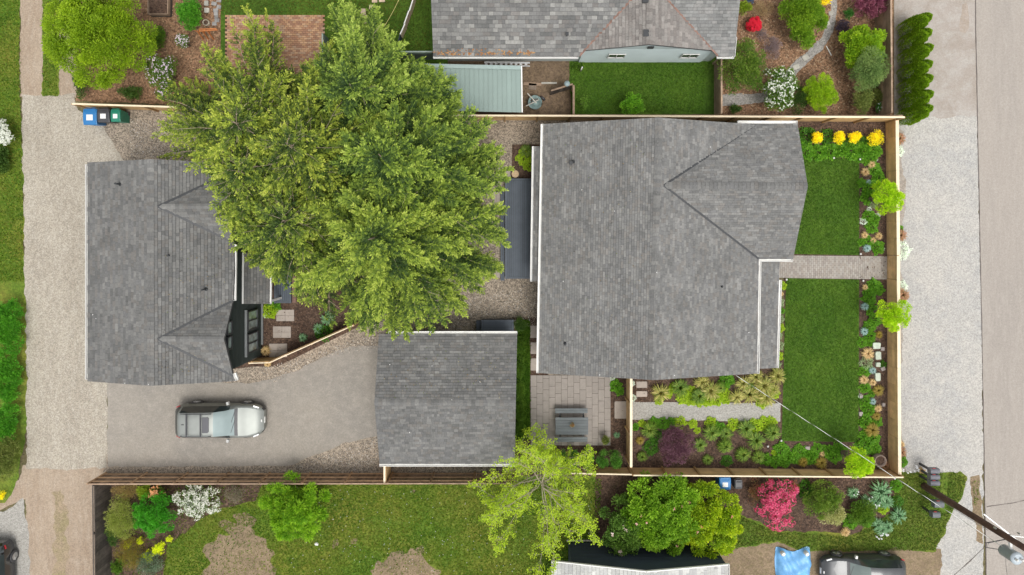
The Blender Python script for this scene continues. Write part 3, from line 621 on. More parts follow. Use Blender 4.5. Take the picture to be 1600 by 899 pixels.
beam_ = MB(); beam(beam_, t0 + (0, -.08, .04), t1 + (0, -.08, .04), .2, .05); beam_.build('ridge_trim', LGREENM, HS)
beam_ = MB(); beam(beam_, t1 + (.03, 0, .03), t2 + (.03, 0, .03), .06, .07); beam_.build('verge_trim', WHITE, HS)
prism_ = MB(); prism(prism_, [L(t0, .1, -.15), L(t1, -.15, -.15), L(t2, -.15, .25), L(t3, .1, .25)], 0, [2.38, 2.38, 2.0, 2.0]); prism_.build('wall', OLDWOOD, HS)

# --- southern house
HB = thing('house', 'southern neighbouring house with pale shingle roof and slate blue gable wall', 'house', tuple(R(1000, 930, 0)))
rz0 = R(1010, 893, 3.75); eL = R(865, 877, 2.6); eR = R(1137, 882, 2.6); Yb = rz0[1] - 9
PALS = [(.44, .44, .42), (.48, .48, .455), (.41, .41, .40), (.51, .51, .485)]
slope(HB, [[eL, rz0, (rz0[0], Yb, 3.75), (eL[0], Yb, 2.6)]], (eL, (eL[0], Yb, 2.6)), .2, .4, PALS)
slope(HB, [[rz0, eR, (eR[0], Yb, 2.6), (rz0[0], Yb, 3.75)]], (eR, (eR[0], Yb, 2.6)), .2, .4, PALS)
ridge(HB, rz0, (rz0[0], Yb, 3.75), .3, PALS)
strip(HB, 'rake_board', eL, rz0, .05, WHITE, .0, .12); strip(HB, 'rake_board', rz0, eR, .05, WHITE, .0, .12); gutter(HB, eL + (-.03, 0, 0), (eL[0] - .03, Yb, 2.6)); gutter(HB, eR + (.03, 0, 0), (eR[0] + .03, Yb, 2.6))
yb = R(1000, 847, 0)[1]
xl = R(888, 847, 0)[0]; xr = R(1112, 847, 0)[0]
wall_prism(HB, [(xl, yb), (rz0[0], yb), (xr, yb), (xr, Yb + .3), (rz0[0], Yb + .3), (xl, Yb + .3)], 0, [2.5, 3.55, 2.5, 2.5, 3.55, 2.5], SLATE)
mb = MB()
for k in range(14): beam(mb, (xl, yb + .006, .2 + k * .16), (xr, yb + .006, .2 + k * .16), .012, .012)
mb.build('siding_lap', SLATE, HB, kind='stuff')
mb = MB(); beam(mb, (xl - .1, yb + .12, .1), (xl + 1.8, yb + .12, .1), .06, .08); mb.build('sill_board', STONE, HB)

mb = MB()
for px, py, h in ((909, 297, 3.7), (1026, 426, 4.56), (937, 586, 3.9), (1054, 587, 4.2), (675, 572, 3.2), (750, 597, 3.45), (609, 570, 3.2), (706, 625, 3.68), (145, 492, 4.85), (150, 498, 4.87), (232, 601, 5.85), (195, 599, 5.5), (640, 676, 3.2), (960, 330, 4.1), (1110, 230, 4.1), (1170, 520, 3.1), (880, 440, 3.3)):
    c = P(px, py, h + .04); box(mb, c, (random.uniform(.03, .05), random.uniform(.02, .03), .015), random.uniform(0, 3))
tag(mb.build('petals', WHITE), 'tiny white petals and scraps scattered over the grey roofs', 'debris', kind='stuff')
mb = MB()
for i in range(420):
    u = random.random(); x0 = random.choice((0, 1, 2)); 
    px, py, h = ((random.uniform(860, 1015), random.uniform(200, 575), 0), (random.uniform(600, 795), random.uniform(530, 622), 1), (random.uniform(245, 355), random.uniform(390, 590), 2))[x0]
    h = (2.9 + (px - 845) * .0092, 2.7 + (py - 522) * .0088, 4.75 + (367 - px) * .0080)[x0] + .05
    c = P(px, py, h); s_ = random.uniform(.012, .03); box(mb, c, (s_ * 2, s_, .012), random.uniform(0, 3), random.choice([(.2, .14, .06), (.13, .16, .05), (.3, .26, .16), (.06, .05, .04)]))
tag(mb.build('needle_litter', CHIP), 'sparse brown needle litter lying on the shingle roofs near the conifers', 'debris', kind='stuff')
# ------------------------------------------------------------ fences
def fence(label, a, b, h, style='rail', bay=1.8, wood=CEDAR, cap=CEDARCAP, post=None, capw=.09, side=1, bw=.14, group=None, posts=True, z0=.03, nb=6):
    """a, b ground points; boards on the left side of a->b times side"""
    a = np.array(a, float)[:2]; b = np.array(b, float)[:2]; L_ = np.linalg.norm(b - a); d = (b - a) / L_; s = np.array((-d[1], d[0])) * side; ang = math.atan2(d[1], d[0])
    t = thing('fence', label, 'fence', (a[0], a[1], 0), group); n = max(1, round(L_ / bay)); st = L_ / n; post = post or wood
    if posts:
        for i in range(n + 1):
            c = a + d * (i * st); piece('post', t, (c[0], c[1], (h + .06) / 2), (.09, .09, h + .06), ang, post)
    for i in range(n):
        c = a + d * ((i + .5) * st)
        if style == 'rail':
            bh = (h - z0) / nb
            for k in range(nb):
                q = c + s * .058; piece('board', t, (q[0], q[1], z0 + (k + .5) * bh), (st - .012, .022, bh - .012), ang, wood)
        else:
            for z in (.35, h * .55, h - .2): q = c + s * .055; piece('rail', t, (q[0], q[1], z), (st - .1, .04, .09), ang, post)
        if capw:
            q = c; piece('cap_rail', t, (q[0], q[1], h + .075), (st - .006, capw, .03), ang, cap)
    if style == 'vert':
        m_ = int(L_ / bw); w = L_ / m_
        for i in range(m_):
            c = a + d * ((i + .5) * w) - s * .062; piece('board', t, (c[0], c[1], z0 + (h - z0) / 2 + random.uniform(-.015, .015)), (w - .010, .02, h - z0), ang, wood)
    return t
def G(px, py): return P2(px, py, 0)
fence('new cedar fence along the north side of the main house with its pale top rail', G(640, 189), G(1384, 192), 1.75, bay=1.78, side=1, post=CEDARP)
fence('short cedar fence run behind the three wheeled bins', G(142, 171), G(300, 176), 1.55, bay=1.9, side=1, post=CEDARP)
fence('cedar front fence with a broad pale cap north of the brick walk', G(1385, 191), G(1387, 398), .98, bay=.95, capw=.17, side=-1, nb=4, post=CEDARP)
fence('cedar front fence with a broad pale cap south of the brick walk', G(1387, 436), G(1389, 731), .98, bay=.95, capw=.17, side=-1, nb=4, post=CEDARP)
gt = thing('gate', 'cedar garden gate at the east end of the brick walk', 'gate', tuple(P(1387, 400, 0)))
p0, p1 = G(1387, 399), G(1387, 436)
for k in range(4): piece('board', gt, (p0[0] - .03, (p0[1] + p1[1]) / 2, .15 + k * .24), (abs(p1[1] - p0[1]) - .03, .025, .22), math.pi/2, CEDAR)
mb = MB(); beam(mb, (p0[0] - .055, p0[1] - .05, .1), (p0[0] - .055, p1[1] + .05, .95), .02, .08); mb.build('brace', CEDAR, gt)
piece('cap_rail', gt, (p0[0], (p0[1] + p1[1]) / 2, 1.055), (abs(p1[1] - p0[1]) - .006, .17, .03), math.pi/2, CEDARCAP)
fence('cedar fence along the south edge of the front garden bed', G(983, 729), G(1389, 732), 1.32, bay=1.73, side=-1, capw=.07, post=CEDARP)
fence('cedar fence behind the two round clipped shrubs', G(880, 727), G(981, 729), 1.2, bay=1.6, side=-1, capw=.07, post=CEDARP)
fence('tall pale topped cedar fence dividing the patio from the front garden', G(977, 575), G(977, 712), 1.8, bay=1.8, side=1, capw=.13)
fence('short cedar fence spur behind the south eave of the garage', G(609, 700), G(609, 740), 1.5, bay=1.2, side=1, capw=.1)
fence('slanting cedar fence between the cottage garden and the driveway', G(434, 560), G(560, 504), 1.2, bay=2.6, capw=.05, side=1)
fence('short straight cedar fence at the foot of the cottage garden', G(403, 561), G(434, 560), 1.2, bay=1.2, capw=.05, side=1)
fence('weathered brown board fence with rails south of the driveway', G(166, 739), G(806, 738), 1.62, style='vert', bay=2.35, wood=OLDWOOD, cap=OLDWOOD, capw=.06, side=1, bw=.155, post=M('old_rail', (.44, .28, .16), .9, .25, 3, orand=.2, fine=.2))
fence('dark weathered fence along the west side of the south yard', G(172, 742), G(174, 960), 1.5, style='vert', bay=2.4, wood=DKWOOD, cap=DKWOOD, capw=.06, side=-1, bw=.2, post=DKWOOD)
fence('old brown fence behind the new cedar fence at the neighbour lawn', G(817, 186), G(1390, 187), 1.15, bay=2.6, wood=OLDWOOD, cap=OLDWOOD, capw=.07, side=-1, nb=3)
fence('brown fence between the neighbour lawn and the shrub garden', G(1114, 100), G(1114, 184), 1.5, bay=2.3, wood=OLDWOOD, cap=OLDWOOD, capw=.09, side=1, nb=5)
fence('brown fence between the bare earth yard and the neighbour lawn', G(893, 142), G(893, 184), 1.2, bay=1.6, wood=OLDWOOD, cap=OLDWOOD, capw=.1, side=1, nb=4)
fence('tall brown fence on the east side of the shrub garden', G(1364, -60), G(1366, 184), 1.7, bay=2.75, wood=OLDWOOD, cap=OLDWOOD, capw=.09, side=1, nb=6)
fence('grey green board fence behind the metal shed', G(592, 92), G(680, 92), 1.4, bay=2, wood=M('grey_green_wood', (.14, .19, .16), .8, .15, 3, orand=.1), cap=M('grey_green_cap', (.35, .42, .38), .7), capw=.08, side=-1, nb=5)
fence('grey green board fence beside the orange brick patio', G(512, 62), G(512, 112), 1.0, bay=1.2, wood=bpy.data.materials['grey_green_wood'], cap=bpy.data.materials['grey_green_cap'], capw=.06, side=1, nb=4)
# leaning gate panel in the earth yard
gp = thing('gate', 'dark open plank gate standing ajar in the bare earth yard', 'gate', tuple(P(858, 148, 0)))
a, b = G(859, 149), G(892, 139)
for k in range(7):
    c = a + (b - a) * (k + .5) / 7; piece('board', gp, (c[0], c[1], .62), (np.linalg.norm(b - a) / 7 - .01, .03, 1.15), math.atan2(b[1] - a[1], b[0] - a[0]), DKWOOD)
c = (a + b) / 2; piece('top_rail', gp, (c[0], c[1], 1.22), (np.linalg.norm(b - a), .08, .06), math.atan2(b[1] - a[1], b[0] - a[0]), OLDWOOD)
# stepped pale panels
st = thing('fence', 'row of overlapping pale pink panels across the olive back lawn', 'fence', tuple(P(640, 40, 0)))
q = [(663, -34), (649, 2), (642, 24), (635, 44), (628, 60)]
for i in range(4):
    a, b = P(*q[i], 0), P(*q[i + 1], 0); tp = .75
    mb = MB(); o_ = np.array((.03 * (i % 2), .0, 0)); beam(mb, a + o_ + (0, 0, tp / 2), b + o_ + (0, 0, tp / 2), .035, tp); mb.build('panel', [M('pink_panel', (.50, .36, .29), .8, .15, 3), M('tan_panel', (.48, .38, .26), .8, .15, 3)][i % 2], st)
    mb = MB(); beam(mb, a + o_ + (0, 0, tp + .015), b + o_ + (0, 0, tp + .015), .06, .03); mb.build('top_trim', WHITE, st)
mb = MB(); a, b = P(628, 60, 0), P(622, 84, 0); beam(mb, a + (0, 0, .35), b + (0, 0, .35), .04, .7); mb.build('end_panel', SLATE, st)

# ------------------------------------------------------------ decks, patio, walks, slabs
def deck(label, x0, x1, y0, y1, z, n, along='y', cat='deck', name='deck', edge=True, mat=DECK):
    a, b = P(x0, y1, z), P(x1, y0, z); t = thing(name, label, cat, ((a[0] + b[0]) / 2, (a[1] + b[1]) / 2, 0)); wx, wy = b[0] - a[0], b[1] - a[1]
    fb = .12 if edge else 0
    for k in range(n):
        if along == 'y': w = (wx - 2 * fb) / n; piece('board', t, (a[0] + fb + (k + .5) * w, (a[1] + b[1]) / 2, z - .015), (w - .012, wy - 2 * fb - .01, .03), 0, mat)
        else: w = (wy - 2 * fb) / n; piece('board', t, ((a[0] + b[0]) / 2, a[1] + fb + (k + .5) * w, z - .015), (wx - 2 * fb - .01, w - .012, .03), 0, mat)
    if edge:
        for c, s in (((a[0] + fb / 2, (a[1] + b[1]) / 2), (fb - .01, wy)), ((b[0] - fb / 2, (a[1] + b[1]) / 2), (fb - .01, wy)), (((a[0] + b[0]) / 2, a[1] + fb / 2), (wx - 2 * fb - .01, fb - .01)), (((a[0] + b[0]) / 2, b[1] - fb / 2), (wx - 2 * fb - .01, fb - .01))): piece('border_board', t, (*c, z - .012), (*s, .036), 0, mat)
    mb = MB(); box(mb, ((a[0] + b[0]) / 2, (a[1] + b[1]) / 2, (z - .035) / 2), (wx - .05, wy - .05, z - .035)); mb.build('skirt', METALD, t)
    return t
deck('long blue grey board deck along the west wall of the main house', 789, 840, 279, 436, .45, 13)
deck('low blue grey step along the west edge of the long deck', 782, 788.5, 295, 439, .22, 2, edge=False, name='step', cat='step')
d2 = deck('dark blue grey platform just north of the garage roof', 752, 803, 500, 525, .75, 6, 'x')
deck('narrow dark step on the west side of the platform behind the garage', 744, 751.6, 501, 525, .4, 2, edge=False, name='step', cat='step')
deck('blue grey porch deck under the conifer beside the cottage door', 428, 455, 400, 474, .3, 6)
mb = MB(); 
pat = MB(); prism(pat, [tuple(P2(829, 586)), tuple(P2(954, 587)), tuple(P2(954, 696)), tuple(P2(829, 696))], 0, .016); pat = pat.build('patio', SOIL, kind='structure')
cw = 125 / 13
for i in range(13):
    y = 586 - (i % 3) * 6
    while y < 696:
        ya, yb = max(y, 586.3), min(y + 17.5, 696)
        if yb - ya > 2:
            c = P(829 + (i + .5) * cw, (ya + yb) / 2, 0); piece('paver', pat, (c[0], c[1], .026 + random.uniform(0, .005)), (cw * .0356 - .014, (yb - ya) * .0356 - .014, .03), random.uniform(-.004, .004), PAVER)
        y += 17.5
ORG.setdefault('walkway', (0, 0, 0))
wk = sheet('walkway', [(1216, 398.5), (1384, 400), (1384, 437), (1216, 434)], .012, SOIL)
mb = MB(); x = 1216; i = 0
PB = [(.32, .28, .24), (.35, .31, .27), (.29, .255, .225), (.37, .335, .295), (.33, .30, .265)]
while x < 1383.5:
    y = 399 + (x - 1216) * .009 - (3.1 if i % 2 else 0); ylo = y if i % 2 == 0 else y + 3.1; yhi = 434.5 + (x - 1216) * .014
    while y < yhi:
        ya, yb = max(y, ylo), min(y + 6.2, yhi)
        if yb - ya > 1:
            c = P(x + 1.6, (ya + yb) / 2, 0); box(mb, (c[0], c[1], .028 + random.uniform(0, .004)), (3.2 * .0356 - .009, (yb - ya) * .0356 - .009, .03), 0, random.choice(PB))
        y += 6.2
    x += 3.2; i += 1
mb.build('bricks', BRICKM, wk, kind='stuff')
bp = sheet('brick_patio', [(352, 24), (506, 24), (508, 118), (352, 118)], .012, SOIL)
mb = MB(); PO = [(.42, .24, .13), (.36, .19, .11), (.48, .29, .17), (.40, .26, .17), (.30, .16, .10)]
y = 24; j = 0
while y < 118:
    x = 352 + (j % 2) * 3
    while x < 505:
        c = P(x + 3, y + 1.6, 0); box(mb, (c[0], c[1], .028 + random.uniform(0, .006)), (.2, .1, .03), random.uniform(-.03, .03), random.choice(PO)); x += 6
    y += 3.2; j += 1
mb.build('bricks', BRICKM, bp, kind='stuff')
def slabs(group, lab, cells, mat=SLAB, z=.03, name='paving_slab', cat='paving slab', split=None):
    for i, (x0, y0, x1, y1, *r) in enumerate(cells):
        a, b = P(x0, y1, 0), P(x1, y0, 0); c = ((a[0] + b[0]) / 2, (a[1] + b[1]) / 2); rz = r[0] if r else 0
        L_ = (lab % nth(i)) if '%s' in lab else lab
        if split:
            t = thing(name, L_, cat, (c[0], c[1], 0), group)
            nx, ny = split; wx, wy = (b[0] - a[0]) / nx, (b[1] - a[1]) / ny
            for u in range(nx):
                for v in range(ny): piece('tile', t, (a[0] + (u + .5) * wx, a[1] + (v + .5) * wy, z), (wx - .012, wy - .012, .04), 0, mat)
        else:
            mb = MB(); sx, sy = (b[0] - a[0]), (b[1] - a[1]); k = 12; pts = []
            for q in range(16):
                an = 2 * math.pi * (q + .5) / 16; ex = .28 if r and len(r) > 1 else .12
                px_, py_ = math.copysign(abs(math.cos(an)) ** ex, math.cos(an)) * sx / 2, math.copysign(abs(math.sin(an)) ** ex, math.sin(an)) * sy / 2
                if len(r) > 1: px_ *= random.uniform(.88, 1.05); py_ *= random.uniform(.88, 1.05)
                pts.append((c[0] + px_ * math.cos(rz) - py_ * math.sin(rz), c[1] + px_ * math.sin(rz) + py_ * math.cos(rz)))
            prism(mb, pts, 0, z + .02); pts2 = [(c[0] + (p[0] - c[0]) * .94, c[1] + (p[1] - c[1]) * .94) for p in pts]; prism(mb, pts2, z, z + .03)
            tag(mb.build(name, mat), L_, cat, group)
slabs('large slabs in the cottage garden', '%s large pale slab from the north in the cottage garden path', [(432, 484, 460, 502), (427, 510, 455, 528), (421, 537, 449, 558)], split=(2, 2))
slabs('slabs beside the main house west wall', '%s square slab from the north in the gap west of the main house', [(828.5, 509, 848, 528), (829, 535, 848, 553), (829, 560, 848, 579)])
slabs('small slabs by the dividing fence', '%s small slab from the house, east of the tall dividing fence', [(994, 596, 1011, 606), (994, 611, 1011, 620)])
slabs('slabs', 'single square slab west of the tall dividing fence', [(960, 627, 979, 654)])
slabs('slabs under the conifer', '%s pale slab from the north at the west side of the long deck', [(774, 262, 798, 278), (776, 284, 784, 297), (770, 300, 782, 325), (768, 412, 785, 434)], split=(2, 1))
slabs('lichen stones in the fence bed', '%s pale lichen green stone from the north in the bed along the front fence', [(1362, 535, 1374, 545, 0, 1), (1366, 549, 1375, 562, 0, 1), (1367, 566, 1374, 573, 0, 1), (1366, 582, 1374, 595, 0, 1)], SLABG, .12, 'flat_stone', 'stone')
slabs('stones set in the curving gravel path', '%s flat stone from the top set in the curving gravel path', [(1288, 33, 1296, 41, .3, 1), (1253, 86, 1263, 95, .6, 1), (1238, 101, 1249, 109, .4, 1), (1294, 18, 1301, 25, .2, 1)], STONE, .03, 'flat_stone', 'stone')
slabs('stepping stones in the olive back lawn', '%s irregular pale stepping stone from the top in the olive back lawn', [(581, -3, 590, 5, 0, 1), (592, -4, 602, 4, 0, 1), (577, 8, 586, 15, 0, 1), (564, 14, 572, 24, 0, 1), (561, 25, 576, 38, .3, 1), (549, 40, 564, 54, -.2, 1)], M('peach_stone', (.55, .43, .31), .85, .12, 4), .03, 'stepping_stone', 'stone')
slabs('rocks in the front fence bed', '%s small rock from the north among the fence bed plants', [(1375, 542, 1381, 548, 0, 1), (1375, 573, 1382, 579, .4, 1), (1377, 629, 1382, 635, 0, 1), (1366, 552, 1368, 556, 0, 1), (1257, 697, 1265, 702, 0, 1), (1341, 643, 1347, 650, 0, 1), (1342, 617, 1347, 622, 0, 1)], M('grey_rock', (.33, .29, .27), .9, .15, 6, bmp=.3), .08, 'rock', 'rock')
# grey plank or driftwood path and round stones, upper left
pl = thing('plank_path', 'grey driftwood like path strip beside the round green shrub at the top', 'path', tuple(P(338, 15, 0)))
for k in range(9):
    c = P(336.5 + random.uniform(-2.5, 2.5) + (k % 2) * 4, -4 + k * 5.2, 0); piece('stone', pl, (c[0], c[1], .04), (.22 + random.uniform(-.04, .08), .2, .06), random.uniform(-.3, .3), M('grey_driftwood', (.27, .26, .25), .9, .3, 5, orand=.25) if k == 0 else bpy.data.materials['grey_driftwood'])
slabs('stones by the driftwood path', '%s pale round stone from the top beside the driftwood path', [(320, 2, 327, 10, 0, 1), (320, 13, 328, 21, 0, 1)], STONE, .08, 'round_stone', 'stone')
def pot(label, px, py, r, h, mat, soil=True, cat='pot', name='plant_pot'):
    c = P(px, py, h * .7); t = thing(name, label, cat, (c[0], c[1], 0)); mb = MB()
    lathe(mb, (c[0], c[1], 0), [(r * .6, 0), (r * .95, h * .45), (r, h * .8), (r * .86, h), (r * .78, h), (r * .76, h * .88), (r * .7, h * .85)], 24); mb.build('body', mat, t)
    mb = MB(); mb.add([(c[0] + r * .77 * math.cos(i * .4488), c[1] + r * .77 * math.sin(i * .4488), h * .87) for i in range(14)], [list(range(14))]); mb.build('soil', SOIL, t)
    mb = MB(); tube(mb, [(c[0] + r * .88 * math.cos(i * .2618), c[1] + r * .88 * math.sin(i * .2618), h) for i in range(25)], r * .09, 6, cap=False); mb.build('rim', mat, t)
pot('pale pink ribbed urn in the south east corner of the front garden', 1373.5, 719, .34, .55, M('pink_clay', (.27, .20, .165), .8, .1, 6))
pot('empty ring rimmed clay pot above the orange stand', 322.5, 36, .18, .35, M('tan_clay', (.5, .44, .34), .8, .1))
c = P(805, 272, .35); sp = thing('tree_stump', 'round sawn stump with pale top at the north end of the deck', 'stump', (c[0], c[1], 0)); mb = MB(); lathe(mb, (c[0], c[1], 0), [(.26, 0), (.22, .1), (.21, .34), (.2, .35)], 18); mb.build('trunk', BARK, sp)
mb = MB(); mb.add([(c[0] + .2 * math.cos(i * .35), c[1] + .2 * math.sin(i * .35), .354) for i in range(18)], [list(range(18))]); mb.build('cut_face', M('cut_wood', (.55, .40, .24), .8, .2, 12), sp)
# little path lamps in the beds
for i, (px, py) in enumerate([(1344, 249), (1303, 247), (1345, 397), (1349, 439), (1229, 437), (1221, 689), (1200, 698)]):
    c = P(px, py, .2); t = thing('path_light', '%s tiny white garden light, counting clockwise around the front lawns' % nth(i), 'garden light', (c[0], c[1], 0), 'garden lights edging the front lawns')
    mb = MB(); lathe(mb, (c[0], c[1], .18), [(.05, 0), (.06, .02), (.02, .05)], 10); mb.build('cap', WHITE, t); mb = MB(); tube(mb, [(c[0], c[1], 0), (c[0], c[1], .18)], .015, 6); mb.build('stake', METALD, t)

# ------------------------------------------------------------ picnic table
c = P(893, 666, .75); tb = thing('picnic_table', 'grey painted wooden picnic table standing on the paved patio', 'picnic table', (c[0], c[1], 0))
w0, w1 = P(868, 660, .75)[0] - 0, P(919, 660, .75)[0]; cx = (w0 + w1) / 2; Lw = w1 - w0
y0 = P(893, 652.5, .75)[1]; y1 = P(893, 679.5, .75)[1]
for k in range(6):
    w = (y0 - y1) / 6; piece('table_plank', tb, (cx, y0 - (k + .5) * w, .74), (Lw, w - .012, .035), 0, TABLEW)
cy = (y0 + y1) / 2
for yy in (P(893, 642, .45)[1], P(893, 687, .45)[1]):
    for k in (-1, 1): piece('seat_plank', tb, (cx, yy + k * .068, .45), (Lw, .125, .035), 0, TABLEW)
yn, ys = P(893, 642, .45)[1], P(893, 687, .45)[1]
for xx in (cx - Lw * .36, cx + Lw * .36):
    mb = MB(); beam(mb, (xx, yn + .1, .41), (xx, ys - .1, .41), .045, .09); beam(mb, (xx, y0 - .02, .69), (xx, y1 + .02, .69), .045, .07); mb.build('cross_brace', METALD, tb)
    for yy, y2 in ((cy + .25, yn - .02), (cy - .25, ys + .02)): mb = MB(); beam(mb, (xx + .045, yy, .7), (xx + .045, y2, .02), .045, .09); mb.build('leg', METALD, tb)

# ------------------------------------------------------------ wheeled bins
def wbin(label, px, py, mat, w=.62, d=.72, h=1.05, paper=True, rz=0, group='three wheeled bins by the alley'):
    c = P(px, py, h); t = thing('wheeled_bin', label, 'bin', (c[0], c[1], 0), group, rz, True); mb = MB()
    box(mb, (0, 0, .52), (w * .8, d * .8, .92), 0, (1, 1, 1), 1.22); mb.build('body', mat, t)
    mb = MB(); n = 8; V = []; 
    prof = [(-d / 2 - .02, .97), (-d / 2, 1.02), (-d * .25, 1.07), (d * .2, 1.08), (d / 2 - .03, 1.04), (d / 2 + .01, .98)]
    for y, z in prof: V += [(-w / 2, y, z - .015), (-w / 2 + .05, y, z + .01), (w / 2 - .05, y, z + .01), (w / 2, y, z - .015)]
    F = [(i * 4 + k, i * 4 + k + 1, (i + 1) * 4 + k + 1, (i + 1) * 4 + k) for i in range(5) for k in range(3)]; mb.add(V, F)
    for x in (-w / 2 + .07, w / 2 - .07): beam(mb, (x, -d / 2 + .06, 1.05), (x, d / 2 - .06, 1.07), .04, .035)
    beam(mb, (-w / 2 + .05, d / 2 - .03, 1.06), (w / 2 - .05, d / 2 - .03, 1.06), .04, .04)
    box(mb, (0, 0, .99), (w - .02, d - .04, .06)); mb.build('lid', mat, t)
    mb = MB(); tube(mb, [(-w / 2 + .08, d / 2 + .05, 1.0), (w / 2 - .08, d / 2 + .05, 1.0)], .018, 8); mb.build('handle', mat, t)
    for x in (-w * .36, w * .36): mb = MB(); tube(mb, [(x - .03, d * .38, .12), (x + .03, d * .38, .12)], .12, 14); mb.build('wheel', PLBLACK, t)
    if paper:
        mb = MB(); box(mb, (0, -.05, 1.087), (w * .46, d * .36, .004)); s = mb.build('sticker', PAPER, t)
    return t
wbin('blue recycling bin, leftmost of the three bins against the cedar fence', 140.5, 182.5, PLBLUE, .74, .85)
wbin('black rubbish bin between the blue and the green bins', 161.5, 180.5, PLBLACK, .66, .72)
wbin('green waste bin, rightmost of the three bins against the cedar fence', 180.5, 180.5, PLGREEN, .52, .66)
wbin('blue bin half hidden behind the rhododendron south of the fence', 1133, 756, PLBLUE, .62, .68, group='two bins south of the front garden fence')
wbin('dark grey bin to the right of the blue bin south of the fence', 1154, 757, PLBLACK, .42, .5, paper=False, group='two bins south of the front garden fence')

